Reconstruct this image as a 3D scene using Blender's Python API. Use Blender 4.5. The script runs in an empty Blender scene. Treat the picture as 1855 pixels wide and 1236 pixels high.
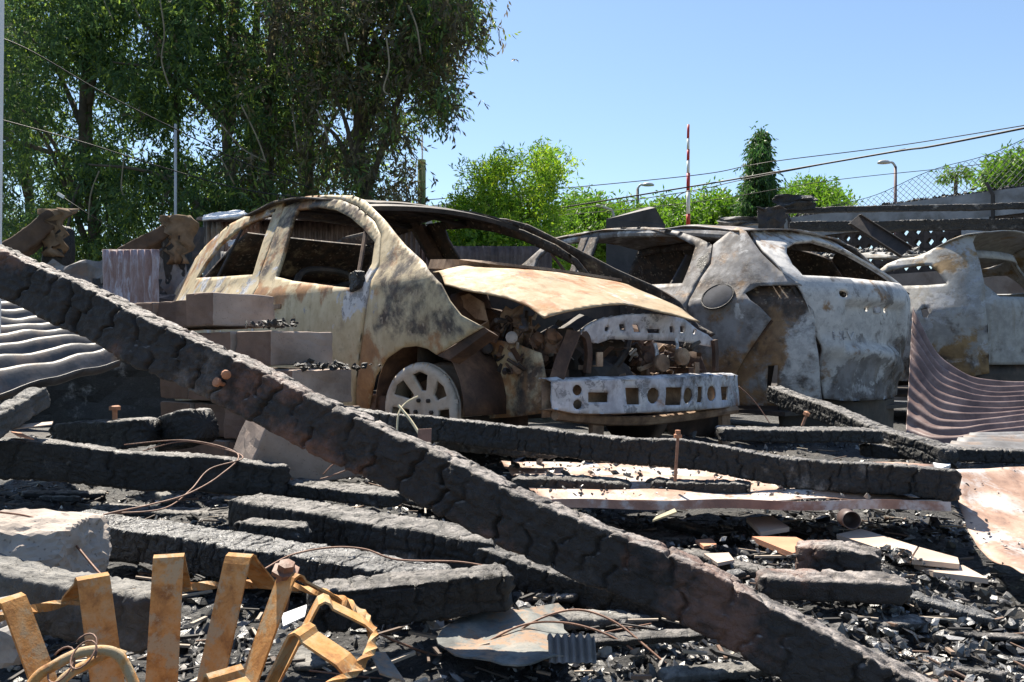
import bpy, bmesh, math, random
import numpy as np
from mathutils import Vector, Matrix, noise as mnoise
from mathutils.geometry import delaunay_2d_cdt

random.seed(7); rng = np.random.default_rng(7)
scene = bpy.context.scene
R = math.radians

# ------------------------------------------------------------------ camera, sky, sun, exposure
F, CX, YH, CAMH = 1466.0, 927.5, 644.0, 0.52     # focal length in photo pixels, centre, horizon row, eye height
cam_d = bpy.data.cameras.new('camera'); cam = bpy.data.objects.new('camera', cam_d)
scene.collection.objects.link(cam); scene.camera = cam
cam_d.sensor_width = 36.0; cam_d.lens = F / 1855.0 * 36.0
cam_d.shift_y = (YH - 618.0) / 1855.0
cam_d.clip_start = 0.05; cam_d.clip_end = 2000.0
cam.location = (0, 0, CAMH); cam.rotation_euler = (R(90), 0, 0)

SUN_AZ, SUN_EL = R(-25), R(58)                   # azimuth clockwise from the viewing direction
world = bpy.data.worlds.new('World'); scene.world = world; world.use_nodes = True
wn = world.node_tree.nodes; wl = world.node_tree.links
bg = wn['Background']; sky = wn.new('ShaderNodeTexSky'); sky.sky_type = 'NISHITA'
sky.sun_disc = False; sky.sun_elevation = SUN_EL; sky.sun_rotation = SUN_AZ
sky.air_density = 1.15; sky.dust_density = 0.3; sky.ozone_density = 3.0
wl.new(sky.outputs[0], bg.inputs[0]); bg.inputs[1].default_value = 0.07
sd = bpy.data.lights.new('sun', 'SUN'); sd.energy = 4.9; sd.angle = R(0.53); sd.color = (1.0, 0.92, 0.79)
sun = bpy.data.objects.new('sun', sd); scene.collection.objects.link(sun)
sv = Vector((math.cos(SUN_EL) * math.sin(SUN_AZ), math.cos(SUN_EL) * math.cos(SUN_AZ), math.sin(SUN_EL)))
sun.rotation_euler = (-sv).to_track_quat('-Z', 'Y').to_euler(); sun.location = sv * 30
scene.view_settings.view_transform = 'Standard'; scene.view_settings.look = 'None'
scene.view_settings.exposure = 1.3; scene.view_settings.gamma = 1.0
scene.render.engine = 'CYCLES'

# ------------------------------------------------------------------ pixel helpers (a pixel is only a direction)
def P(px, py, d): return Vector(((px - CX) / F * d, d, CAMH + (YH - py) / F * d))
def G(px, py, z=0.0): return P(px, py, (CAMH - z) * F / (py - YH))

# ------------------------------------------------------------------ object helpers
XF = {}
def link(o):
    scene.collection.objects.link(o); return o
def tag(o, label, cat=None, group=None, kind=None):
    if label: o['label'] = label
    if cat: o['category'] = cat
    if group: o['group'] = group
    if kind: o['kind'] = kind
    return o
def thing(name, label, cat, loc=(0, 0, 0), rotz=0.0, group=None):
    o = link(bpy.data.objects.new(name, None)); o.empty_display_size = 0.1
    o.location = loc; o.rotation_euler = (0, 0, rotz)
    XF[o.name] = Matrix.Translation(Vector(loc)) @ Matrix.Rotation(rotz, 4, 'Z')
    return tag(o, label, cat, group)
def finish(me, mat, smooth):
    if mat: me.materials.append(mat)
    if smooth: me.polygons.foreach_set('use_smooth', np.ones(len(me.polygons), dtype=bool))
    else: me.shade_flat()
    me.update()
def mk(name, V, Fc, mat, parent=None, smooth=False, world=False, solid=0.0, zone=None, label=None):
    """one mesh object; world=True means V are world coordinates"""
    me = bpy.data.meshes.new(name)
    V = [Vector(v) for v in V]
    root = parent
    while root is not None and root.parent is not None: root = root.parent
    if world and root is not None:
        im = XF[root.name].inverted(); V = [im @ v for v in V]
    me.from_pydata([tuple(v) for v in V], [], [tuple(f) for f in Fc])
    finish(me, mat, smooth)
    if zone:
        a = me.attributes.new('zone', 'FLOAT_COLOR', 'POINT')
        arr = np.ones((len(V), 4), dtype=np.float32)
        for i, v in enumerate(V): arr[i, :3] = zone(v.x, v.y, v.z)
        a.data.foreach_set('color', arr.ravel())
    o = link(bpy.data.objects.new(name, me))
    if parent is not None: o.parent = parent
    if solid:
        m = o.modifiers.new('thick', 'SOLIDIFY'); m.thickness = solid; m.offset = 0
    if label: o['label'] = label
    return o
def mk_top(name, V, Fc, mat, label, cat, group=None, kind=None, smooth=False, solid=0.0, base=None):
    """a top-level thing of one mesh, origin at its base"""
    V = [Vector(v) for v in V]
    if base is None:
        zmin = min(v.z for v in V); base = Vector((sum(v.x for v in V) / len(V), sum(v.y for v in V) / len(V), zmin))
    o = mk(name, [v - base for v in V], Fc, mat, None, smooth, False, solid)
    o.location = base
    XF[o.name] = Matrix.Translation(base)
    return tag(o, label, cat, group, kind)
def np_mesh(name, V, Fc, mat, parent=None, smooth=False, lv=None):
    """fast mesh from arrays; Fc is (n,k)"""
    me = bpy.data.meshes.new(name); V = np.asarray(V, np.float32); Fc = np.asarray(Fc, np.int32)
    n, k = Fc.shape
    me.vertices.add(len(V)); me.vertices.foreach_set('co', V.ravel())
    me.loops.add(n * k); me.loops.foreach_set('vertex_index', Fc.ravel())
    me.polygons.add(n); me.polygons.foreach_set('loop_start', np.arange(0, n * k, k, dtype=np.int32))
    me.polygons.foreach_set('loop_total', np.full(n, k, np.int32))
    if lv is not None:
        a = me.attributes.new('lv', 'FLOAT', 'POINT'); a.data.foreach_set('value', np.asarray(lv, np.float32))
    me.update(calc_edges=True); me.validate()
    finish(me, mat, smooth)
    o = link(bpy.data.objects.new(name, me))
    if parent is not None: o.parent = parent
    return o

# ------------------------------------------------------------------ shape helpers
def box(c, ax, ay, az):
    """box from centre and three half vectors"""
    c = Vector(c); ax = Vector(ax); ay = Vector(ay); az = Vector(az)
    V = [c + sx * ax + sy * ay + sz * az for sz in (-1, 1) for sx, sy in ((-1, -1), (1, -1), (1, 1), (-1, 1))]
    return V, [(0, 3, 2, 1), (4, 5, 6, 7), (0, 1, 5, 4), (1, 2, 6, 5), (2, 3, 7, 6), (3, 0, 4, 7)]
def join(*parts):
    V, Fc = [], []
    for v, f in parts:
        n = len(V); V += list(v); Fc += [tuple(i + n for i in q) for q in f]
    return V, Fc
def catmull(pts, n=8):
    pts = [Vector(p) for p in pts]
    if len(pts) < 3: return [pts[0].lerp(pts[1], i / n) for i in range(n + 1)]
    out = []
    for i in range(len(pts) - 1):
        p0 = pts[max(i - 1, 0)]; p1 = pts[i]; p2 = pts[i + 1]; p3 = pts[min(i + 2, len(pts) - 1)]
        for k in range(n):
            t = k / n
            out.append(.5 * ((2 * p1) + (p2 - p0) * t + (2 * p0 - 5 * p1 + 4 * p2 - p3) * t * t + (3 * p1 - p0 - 3 * p2 + p3) * t ** 3))
    out.append(pts[-1]); return out
def tube(pts, r, n=6, r1=None, smooth_n=0):
    if smooth_n: pts = catmull(pts, smooth_n)
    pts = [Vector(p) for p in pts]; m = len(pts); V, Fc = [], []
    t0 = (pts[1] - pts[0]).normalized(); up = Vector((0, 0, 1)) if abs(t0.z) < .9 else Vector((1, 0, 0))
    a = t0.cross(up).normalized()
    for i, p in enumerate(pts):
        t = (pts[min(i + 1, m - 1)] - pts[max(i - 1, 0)])
        if t.length < 1e-9: t = t0
        t = t.normalized(); a = (a - t * a.dot(t)).normalized(); b = t.cross(a)
        rr = r if r1 is None else r + (r1 - r) * i / (m - 1)
        if callable(r): rr = r(i / (m - 1))
        for k in range(n):
            th = 2 * math.pi * k / n; V.append(p + rr * (math.cos(th) * a + math.sin(th) * b))
    for i in range(m - 1):
        for k in range(n):
            k2 = (k + 1) % n; Fc.append((i * n + k, i * n + k2, (i + 1) * n + k2, (i + 1) * n + k))
    Fc.append(tuple(range(n - 1, -1, -1))); Fc.append(tuple((m - 1) * n + k for k in range(n)))
    return V, Fc
def ribbon(pts, wdir, w, th):
    """flat bar swept along pts; wdir(i)->unit width direction"""
    pts = [Vector(p) for p in pts]; m = len(pts); V, Fc = [], []
    for i, p in enumerate(pts):
        t = (pts[min(i + 1, m - 1)] - pts[max(i - 1, 0)]).normalized()
        wd = Vector(wdir(i)); wd = (wd - t * wd.dot(t)).normalized(); nn = t.cross(wd)
        for sx, sy in ((-1, -1), (1, -1), (1, 1), (-1, 1)): V.append(p + wd * (w / 2 * sx) + nn * (th / 2 * sy))
    for i in range(m - 1):
        for k in range(4):
            k2 = (k + 1) % 4; Fc.append((i * 4 + k, i * 4 + k2, (i + 1) * 4 + k2, (i + 1) * 4 + k))
    Fc.append((3, 2, 1, 0)); Fc.append(tuple((m - 1) * 4 + k for k in range(4)))
    return V, Fc
def disc_ring(c, n, prof, seg=24, up=(0, 0, 1), caps=True):
    """lathe: prof = [(radius, offset along n)]"""
    c = Vector(c); n = Vector(n).normalized(); a = n.cross(Vector(up))
    if a.length < 1e-3: a = n.cross(Vector((1, 0, 0)))
    a.normalize(); b = n.cross(a); V, Fc = [], []
    for r, h in prof:
        for k in range(seg):
            th = 2 * math.pi * k / seg; V.append(c + n * h + r * (math.cos(th) * a + math.sin(th) * b))
    for i in range(len(prof) - 1):
        for k in range(seg):
            k2 = (k + 1) % seg; Fc.append((i * seg + k, i * seg + k2, (i + 1) * seg + k2, (i + 1) * seg + k))
    if caps: Fc.append(tuple(range(seg - 1, -1, -1))); Fc.append(tuple((len(prof) - 1) * seg + k for k in range(seg)))
    return V, Fc
def inpoly(x, y, poly):
    x = np.asarray(x); y = np.asarray(y); ins = np.zeros(x.shape, bool); n = len(poly)
    for i in range(n):
        x1, y1 = poly[i]; x2, y2 = poly[(i + 1) % n]
        if y1 == y2: continue
        c = ((y1 > y) != (y2 > y)) & (x < (x2 - x1) * (y - y1) / (y2 - y1) + x1); ins ^= c
    return ins
def segdist(x, y, poly):
    d = np.full(np.shape(x), 1e9); n = len(poly)
    for i in range(n):
        ax, ay = poly[i]; bx, by = poly[(i + 1) % n]; dx, dy = bx - ax, by - ay
        t = np.clip(((x - ax) * dx + (y - ay) * dy) / (dx * dx + dy * dy + 1e-12), 0, 1)
        d = np.minimum(d, np.hypot(x - ax - t * dx, y - ay - t * dy))
    return d
def resample(poly, step):
    out = []; n = len(poly)
    for i in range(n):
        a, b = poly[i], poly[(i + 1) % n]; L = math.hypot(b[0] - a[0], b[1] - a[1]); k = max(1, int(L / step))
        out += [(a[0] + (b[0] - a[0]) * j / k, a[1] + (b[1] - a[1]) * j / k) for j in range(k)]
    return out
def smooth_poly(poly, n=4):
    m = len(poly); out = []
    for i in range(m):
        p0, p1, p2, p3 = (Vector((*poly[(i + k - 1) % m], 0)) for k in range(4))
        for k in range(n):
            t = k / n
            q = .5 * ((2 * p1) + (p2 - p0) * t + (2 * p0 - 5 * p1 + 4 * p2 - p3) * t * t + (3 * p1 - p0 - 3 * p2 + p3) * t ** 3)
            out.append((q.x, q.y))
    return out
def panel(outer, holes, fn, step=0.03):
    """fill a 2-D outline with holes by a fine triangle mesh and map it through fn(u,v)->(x,y,z)"""
    outer = resample(outer, step); holes = [resample(h, step * .7) for h in holes]
    xs = [p[0] for p in outer]; ys = [p[1] for p in outer]
    gx, gy = np.meshgrid(np.arange(min(xs), max(xs), step), np.arange(min(ys), max(ys), step))
    gx = gx + (np.arange(gx.shape[0])[:, None] % 2) * step * .5; gx = gx.ravel(); gy = gy.ravel()
    ok = inpoly(gx, gy, outer) & (segdist(gx, gy, outer) > step * .45)
    for h in holes: ok &= ~inpoly(gx, gy, h) & (segdist(gx, gy, h) > step * .4)
    pts, edges = [], []
    for loop in [outer] + holes:
        n0 = len(pts); pts += [Vector(p) for p in loop]; edges += [(n0 + i, n0 + (i + 1) % len(loop)) for i in range(len(loop))]
    pts += [Vector((a, b)) for a, b in zip(gx[ok], gy[ok])]
    v, e, f, _, _, _ = delaunay_2d_cdt(pts, edges, [], 0, 1e-7)
    f = [t for t in f if len(t) == 3]
    cx = np.array([(v[a].x + v[b].x + v[c].x) / 3 for a, b, c in f]); cy = np.array([(v[a].y + v[b].y + v[c].y) / 3 for a, b, c in f])
    keep = inpoly(cx, cy, outer)
    for h in holes: keep &= ~inpoly(cx, cy, h)
    f = [t for t, k in zip(f, keep) if k]
    return [Vector(fn(p.x, p.y)) for p in v], f
def gridsurf(S, nu, nv, flip=False):
    V = [S(i / nu, j / nv) for j in range(nv + 1) for i in range(nu + 1)]
    Fc = [(j * (nu + 1) + i, j * (nu + 1) + i + 1, (j + 1) * (nu + 1) + i + 1, (j + 1) * (nu + 1) + i) for j in range(nv) for i in range(nu)]
    return V, [tuple(reversed(q)) for q in Fc] if flip else Fc
def corrugated(S, waves, amp, nv=14, per=10, rough=0.0, seed=0, ragged=0.0):
    """S(u,v)->point; corrugations counted along u"""
    nu = int(waves * per); V = []
    for j in range(nv + 1):
        for i in range(nu + 1):
            u, v = i / nu, j / nv
            if ragged: v = v + ragged * mnoise.noise(Vector((u * 9, seed, v * 3))) * (1 if j in (0, nv) else .3)
            e = 1e-3; p = Vector(S(u, v))
            n = (Vector(S(u + e, v)) - p).cross(Vector(S(u, v + e)) - p).normalized()
            w = amp * math.sin(2 * math.pi * waves * u) + rough * mnoise.noise(Vector((u * 5, v * 5, seed)))
            V.append(p + n * w)
    Fc = [(j * (nu + 1) + i, j * (nu + 1) + i + 1, (j + 1) * (nu + 1) + i + 1, (j + 1) * (nu + 1) + i) for j in range(nv) for i in range(nu)]
    return V, Fc
def quad4(a, b, c, d):
    a, b, c, d = map(Vector, (a, b, c, d))
    return lambda u, v: a.lerp(b, v).lerp(d.lerp(c, v), u)      # u: ab -> dc, v: along a->b

# ------------------------------------------------------------------ materials
def nt(name):
    m = bpy.data.materials.new(name); m.use_nodes = True; t = m.node_tree
    return m, t, t.nodes['Principled BSDF']
class N:
    def __init__(s, t): s.t = t
    def new(s, ty, **kw):
        n = s.t.nodes.new(ty)
        for k, v in kw.items():
            if k.startswith('i_'): n.inputs[k[2:].replace('_', ' ')].default_value = v
            else: setattr(n, k, v)
        return n
    def link(s, a, b): s.t.links.new(a, b)
    def coord(s, out='Object'): return s.new('ShaderNodeTexCoord').outputs[out]
    def map(s, vec, scale=(1, 1, 1), loc=(0, 0, 0)):
        m = s.new('ShaderNodeMapping'); m.inputs['Scale'].default_value = scale; m.inputs['Location'].default_value = loc
        s.link(vec, m.inputs[0]); return m.outputs[0]
    def noise(s, vec, scale, detail=5, rough=.6, dist=0.0):
        n = s.new('ShaderNodeTexNoise'); n.inputs['Scale'].default_value = scale; n.inputs['Detail'].default_value = detail
        n.inputs['Roughness'].default_value = rough; n.inputs['Distortion'].default_value = dist; s.link(vec, n.inputs['Vector']); return n.outputs[0]
    def voro(s, vec, scale, feature='F1', rand=1.0):
        n = s.new('ShaderNodeTexVoronoi'); n.feature = feature; n.inputs['Scale'].default_value = scale
        n.inputs['Randomness'].default_value = rand; s.link(vec, n.inputs['Vector']); return n.outputs['Distance'], (n.outputs['Color'] if feature == 'F1' else None)
    def warp(s, vec, scale, amt):
        n = s.new('ShaderNodeTexNoise'); n.inputs['Scale'].default_value = scale; n.inputs['Detail'].default_value = 4; s.link(vec, n.inputs['Vector'])
        a = s.new('ShaderNodeVectorMath'); a.operation = 'SUBTRACT'; s.link(n.outputs['Color'], a.inputs[0]); a.inputs[1].default_value = (.5, .5, .5)
        b = s.new('ShaderNodeVectorMath'); b.operation = 'SCALE'; s.link(a.outputs[0], b.inputs[0]); b.inputs['Scale'].default_value = amt
        c = s.new('ShaderNodeVectorMath'); c.operation = 'ADD'; s.link(vec, c.inputs[0]); s.link(b.outputs[0], c.inputs[1]); return c.outputs[0]
    def ramp(s, fac, stops, interp='LINEAR'):
        r = s.new('ShaderNodeValToRGB'); r.color_ramp.interpolation = interp
        el = r.color_ramp.elements
        while len(el) < len(stops): el.new(0.5)
        for e, (p, c) in zip(el, stops): e.position = p; e.color = (*c, 1) if len(c) == 3 else c
        s.link(fac, r.inputs[0]); return r.outputs[0]
    def mapr(s, v, a, b, c=0.0, d=1.0, smooth=True):
        m = s.new('ShaderNodeMapRange'); m.interpolation_type = 'SMOOTHSTEP' if smooth else 'LINEAR'
        for i, x in enumerate((a, b, c, d)): m.inputs[i + 1].default_value = x
        s.link(v, m.inputs[0]); return m.outputs[0]
    def math(s, op, a, b=None):
        m = s.new('ShaderNodeMath'); m.operation = op
        for i, x in enumerate((a, b)):
            if x is None: continue
            if isinstance(x, (int, float)): m.inputs[i].default_value = x
            else: s.link(x, m.inputs[i])
        return m.outputs[0]
    def mix(s, f, a, b):
        m = s.new('ShaderNodeMix'); m.data_type = 'RGBA'
        for i, x in ((0, f), (6, a), (7, b)):
            if isinstance(x, (int, float)): m.inputs[i].default_value = x
            elif isinstance(x, tuple): m.inputs[i].default_value = (*x, 1)
            else: s.link(x, m.inputs[i])
        return m.outputs[2]
    def bump(s, h, strength, dist, bsdf, prev=None):
        b = s.new('ShaderNodeBump'); b.inputs['Strength'].default_value = strength; b.inputs['Distance'].default_value = dist
        s.link(h, b.inputs['Height'])
        if prev is not None: s.link(prev, b.inputs['Normal'])
        if bsdf is not None: s.link(b.outputs[0], bsdf.inputs['Normal'])
        return b.outputs[0]
    def attr(s, name):
        a = s.new('ShaderNodeAttribute'); a.attribute_name = name; return a

def burnt(name, base, base2, soot=((.018, .015, .014), (.07, .058, .052)), ash=((.36, .37, .41), (.62, .61, .60)),
          rust=((.13, .045, .018), (.42, .19, .07)), seed=0.0, blotch=1.0):
    m, t, b = nt(name); n = N(t); co = n.coord()
    z = n.new('ShaderNodeSeparateColor'); n.link(n.attr('zone').outputs['Color'], z.inputs[0])
    def mask(ch, off, scale, lo=.43, hi=.58):
        a = n.noise(n.map(co, loc=(off + seed, off * 2, 0)), scale, 9, .68, .25)
        return n.mapr(n.math('ADD', z.outputs[ch], n.math('MULTIPLY', n.math('SUBTRACT', a, .5), 2.4)), lo, hi)
    big = n.noise(n.map(co, loc=(seed, 3, 1)), 3.0, 6, .6); fine = n.noise(co, 40, 6, .7); mid = n.noise(n.map(co, loc=(7, seed, 2)), 11, 8, .65)
    streak = n.noise(n.map(co, scale=(14, 14, 1.6)), 1.5, 5, .6)
    col = n.mix(n.mapr(mid, .35, .65), base, base2)
    col = n.mix(n.math('MULTIPLY', n.mapr(streak, .52, .72), .35), col, (.20, .14, .075))
    acol = n.ramp(mid, [(.3, ash[0]), (.7, ash[1])])
    # cell-shaped flakes of ash
    wco = n.warp(co, 22, .05); blot = n.noise(n.map(wco, loc=(seed, 2, 6)), 13, 6, .62)
    vd, vc = n.voro(n.map(wco, loc=(seed, 0, 0)), 30, 'DISTANCE_TO_EDGE'); cell = n.math('MULTIPLY', n.mapr(blot, .50, .545), n.mapr(vd, .03, .09, .35 * blotch, .8 * blotch))
    acol = n.mix(cell, acol, (.15, .15, .165))
    ma = mask(2, 11.0, 5.5); mr = mask(1, 23.0, 4.5, .38, .66); ms = mask(0, 37.0, 6.0, .22, .80)
    col = n.mix(ma, col, acol)
    rcol = n.ramp(n.noise(n.map(co, loc=(seed, 5, 5)), 9, 9, .7), [(.25, rust[0]), (.5, tuple((a + c) / 2 for a, c in zip(*rust))), (.72, rust[1])])
    col = n.mix(mr, col, rcol)
    scol = n.ramp(n.noise(co, 15, 8, .7), [(.3, soot[0]), (.7, soot[1])])
    bl, _ = n.voro(n.map(wco, loc=(2 + seed, 0, 0)), 34); blm = n.math('MULTIPLY', n.mapr(bl, .34, .26), n.mapr(mid, .45, .58))
    scol = n.mix(n.math('MULTIPLY', n.mapr(blot, .46, .62), .55), scol, (.12, .075, .05)); scol = n.mix(n.math('MULTIPLY', blm, .8), scol, (.30, .24, .18))
    col = n.mix(ms, col, scol)
    col = n.mix(n.math('MULTIPLY', n.mapr(fine, .58, .72), .45), col, (.10, .075, .055))
    n.link(col, b.inputs['Base Color'])
    n.link(n.mapr(mid, .3, .7, .55, .85), b.inputs['Roughness'])
    b.inputs['Specular IOR Level'].default_value = .4
    h = n.math('ADD', n.math('MULTIPLY', fine, .35), n.math('ADD', n.math('MULTIPLY', ms, -.35), n.math('ADD', n.math('MULTIPLY', mr, -.3), n.math('MULTIPLY', mid, .5))))
    n.bump(h, .45, .006, b)
    return m

def rusty(name, c0, c1, c2, scale=6, pale=None, rough=.75, streaks=(1, 1, 1)):
    m, t, b = nt(name); n = N(t); co = n.map(n.coord(), scale=streaks)
    a = n.noise(co, scale, 9, .66, .3); f = n.noise(co, scale * 9, 5, .7)
    col = n.ramp(a, [(.3, c0), (.5, c1), (.7, c2)])
    if pale:
        p = n.noise(n.map(co, loc=(9, 4, 2)), scale * .7, 8, .7, .2); col = n.mix(n.mapr(p, .5, .6), col, pale)
    col = n.mix(n.math('MULTIPLY', n.mapr(f, .55, .7), .5), col, c0)
    n.link(col, b.inputs['Base Color']); b.inputs['Roughness'].default_value = rough
    n.bump(n.math('ADD', a, n.math('MULTIPLY', f, .4)), .4, .004, b)
    return m

def charmat(name, lo=.012, hi=.05, ash=.0, rough=(.38, .7), cell=38, tint=(1, .97, .95), aniso=(1, 1, 1), warm=0.0, spec=.5, ashcol=(.30, .29, .28), lvmix=False, crk=.8, bmp=.85, dust=0.0, dustcol=(.27, .25, .235)):
    m, t, b = nt(name); n = N(t); co = n.map(n.coord(), scale=aniso)
    a = n.noise(co, 9, 8, .7); f = n.noise(co, 70, 5, .7)
    col = n.ramp(a, [(.3, tuple(lo * c for c in tint)), (.72, tuple(hi * c for c in tint))])
    vd, _ = n.voro(n.warp(co, cell * .7, .35 / cell * 2), cell, 'DISTANCE_TO_EDGE'); crack = n.mapr(vd, .0, .10)
    if ash:
        g = n.noise(n.map(co, loc=(5, 1, 8)), 5, 9, .72); geo = n.new('ShaderNodeNewGeometry')
        col = n.mix(n.math('MULTIPLY', n.mapr(g, .62 - .25 * ash, .72), .8), col, ashcol)
    if lvmix: col = n.mix(n.mapr(n.attr('lv').outputs['Fac'], .72, 1.0, 0, .8), col, (.30, .295, .29))
    if warm:
        w = n.noise(n.map(co, loc=(1, 8, 3)), 4, 7, .65); col = n.mix(n.math('MULTIPLY', n.mapr(w, .50, .62), warm), col, (.20, .105, .075))
    if dust:      # ash that has settled on upward faces
        gn = n.new('ShaderNodeNewGeometry'); sp = n.new('ShaderNodeSeparateXYZ'); n.link(gn.outputs['Normal'], sp.inputs[0])
        dn = n.noise(n.map(co, loc=(3, 3, 3)), 24, 7, .72); col = n.mix(n.math('MULTIPLY', n.mapr(sp.outputs[2], .5, .95), n.mapr(dn, .40, .62, .15 * dust, dust)), col, dustcol)
    n.link(col, b.inputs['Base Color']); n.link(n.mapr(f, .3, .7, rough[0], rough[1]), b.inputs['Roughness'])
    b.inputs['Specular IOR Level'].default_value = spec
    g2 = n.noise(co, 34, 9, .78)
    n.bump(n.math('ADD', n.math('MULTIPLY', crack, crk), n.math('ADD', n.math('MULTIPLY', g2, .9), n.math('MULTIPLY', f, .6))), bmp, .008, b)
    return m

def leafmat(name, cols, trans, rough=.5):
    m, t, b = nt(name); n = N(t); out = t.nodes['Material Output']
    lv = n.attr('lv').outputs['Fac']; col = n.ramp(lv, cols)
    n.link(col, b.inputs['Base Color']); b.inputs['Roughness'].default_value = rough; b.inputs['Specular IOR Level'].default_value = .35
    tr = n.new('ShaderNodeBsdfTranslucent'); mx = n.new('ShaderNodeMixShader'); mx.inputs[0].default_value = trans
    hs = n.new('ShaderNodeHueSaturation'); hs.inputs['Value'].default_value = 1.6; hs.inputs['Hue'].default_value = .49; hs.inputs['Saturation'].default_value = 1.1
    n.link(col, hs.inputs['Color']); n.link(hs.outputs[0], tr.inputs[0])
    n.link(b.outputs[0], mx.inputs[1]); n.link(tr.outputs[0], mx.inputs[2]); n.link(mx.outputs[0], out.inputs[0])
    return m
def plain(name, c, rough=.6, var=.25, scale=8, spec=.4, bump=.2):
    m, t, b = nt(name); n = N(t); co = n.coord(); a = n.noise(co, scale, 7, .65); f = n.noise(co, scale * 8, 4, .6)
    col = n.ramp(a, [(.3, tuple(x * (1 - var) for x in c)), (.7, tuple(min(1, x * (1 + var)) for x in c))])
    n.link(col, b.inputs['Base Color']); b.inputs['Roughness'].default_value = rough; b.inputs['Specular IOR Level'].default_value = spec
    n.bump(n.math('ADD', a, n.math('MULTIPLY', f, .5)), bump, .004, b); return m

M = {}
M['car_cream'] = burnt('car_cream', (.52, .43, .28), (.43, .345, .215), seed=0.0, rust=((.16, .075, .035), (.46, .25, .11)))
M['car_hood'] = burnt('car_hood', (.42, .32, .20), (.34, .245, .145), seed=1.5, rust=((.20, .085, .035), (.42, .21, .085)), ash=((.46, .38, .28), (.60, .52, .42)))
M['car_grey'] = burnt('car_grey', (.27, .262, .262), (.17, .16, .155), seed=4.0, ash=((.38, .375, .375), (.60, .585, .56)), rust=((.10, .055, .032), (.36, .22, .11)), blotch=.35)
M['car_silver'] = burnt('car_silver', (.36, .355, .335), (.25, .245, .235), seed=9.0, rust=((.10, .06, .03), (.36, .24, .11)), blotch=.4, ash=((.30, .31, .34), (.50, .50, .49)))
M['brown_iron'] = rusty('brown_iron', (.018, .012, .010), (.075, .042, .028), (.19, .11, .065), 7, None, .8)
M['tan_iron'] = rusty('tan_iron', (.07, .04, .025), (.24, .155, .10), (.42, .31, .21), 8, None, .8)
M['ashy_iron'] = burnt('ashy_iron', (.56, .56, .60), (.36, .36, .40), seed=2.0)
M['alloy'] = rusty('alloy', (.36, .30, .24), (.55, .48, .40), (.62, .56, .48), 9, None, .55)
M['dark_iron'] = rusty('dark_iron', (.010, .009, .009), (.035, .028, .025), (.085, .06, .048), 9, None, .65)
M['basket'] = rusty('basket', (.19, .075, .02), (.46, .22, .06), (.48, .32, .16), 34, (.38, .28, .16), .75)
M['wire'] = rusty('wire', (.10, .045, .025), (.22, .11, .07), (.34, .20, .14), 20, None, .6)
M['sheet_rust'] = rusty('sheet_rust', (.10, .055, .05), (.27, .15, .115), (.42, .29, .24), 5, (.46, .43, .44), .6)
M['sheet_orange'] = rusty('sheet_orange', (.10, .06, .045), (.36, .225, .16), (.50, .38, .30), 9, (.48, .43, .40), .6)
M['sheet_sooty'] = rusty('sheet_sooty', (.02, .019, .02), (.065, .062, .063), (.15, .145, .15), 8, (.11, .085, .07), .5)
M['sheet_dark'] = rusty('sheet_dark', (.035, .022, .02), (.095, .064, .056), (.17, .12, .10), 6, None, .55)
M['sheet_hang'] = rusty('sheet_hang', (.07, .042, .04), (.17, .115, .105), (.27, .20, .185), 7, None, .5)
M['sheet_grey'] = rusty('sheet_grey', (.07, .065, .065), (.16, .155, .155), (.28, .28, .29), 5, (.20, .15, .12), .6)
M['sheet_stand'] = rusty('sheet_stand', (.16, .07, .05), (.27, .19, .19), (.45, .43, .50), 5, (.48, .47, .55), .55, (3, 3, .7))
M['sheet_white'] = rusty('sheet_white', (.45, .47, .50), (.62, .64, .67), (.74, .75, .77), 3, None, .55)
M['char'] = charmat('char', .005, .026, .22, (.38, .7), 70, crk=.15, dust=.75)
M['char_brown'] = charmat('char_brown', .012, .050, .25, (.5, .8), 60, (1, .84, .77), warm=.8, ashcol=(.20, .17, .155), crk=.12, dust=.85, dustcol=(.36, .32, .295))
M['char_glossy'] = charmat('char_glossy', .006, .032, .25, (.26, .6), 70, (1, 1, 1.02), spec=.7, crk=.25, dust=.7, dustcol=(.29, .285, .28))
M['litter'] = charmat('litter', .008, .045, .25, (.22, .6), 60, spec=.8, lvmix=True, bmp=.25, crk=.3)
M['char_grey'] = charmat('char_grey', .03, .13, .6, (.6, .85), 50, (1, .97, .92), crk=.15, dust=.6, dustcol=(.33, .315, .29))
M['burnt_wood'] = plain('burnt_wood', (.09, .058, .038), .85, .5, 5, .3, .6)
M['torn_bark'] = plain('torn_bark', (.17, .115, .07), .85, .45, 9, .3, .6)
M['dark_flap'] = plain('dark_flap', (.055, .057, .065), .9, .3, 12, .15)
M['green_post'] = plain('green_post', (.12, .17, .06), .8, .3, 5)
M['grey_wire'] = plain('grey_wire', (.12, .12, .12), .6, .1, 5)
M['sheet_black'] = rusty('sheet_black', (.012, .011, .012), (.03, .028, .03), (.06, .055, .055), 4, None, .6)
M['ash_scrap'] = plain('ash_scrap', (.36, .33, .30), .8, .35, 20)
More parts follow.
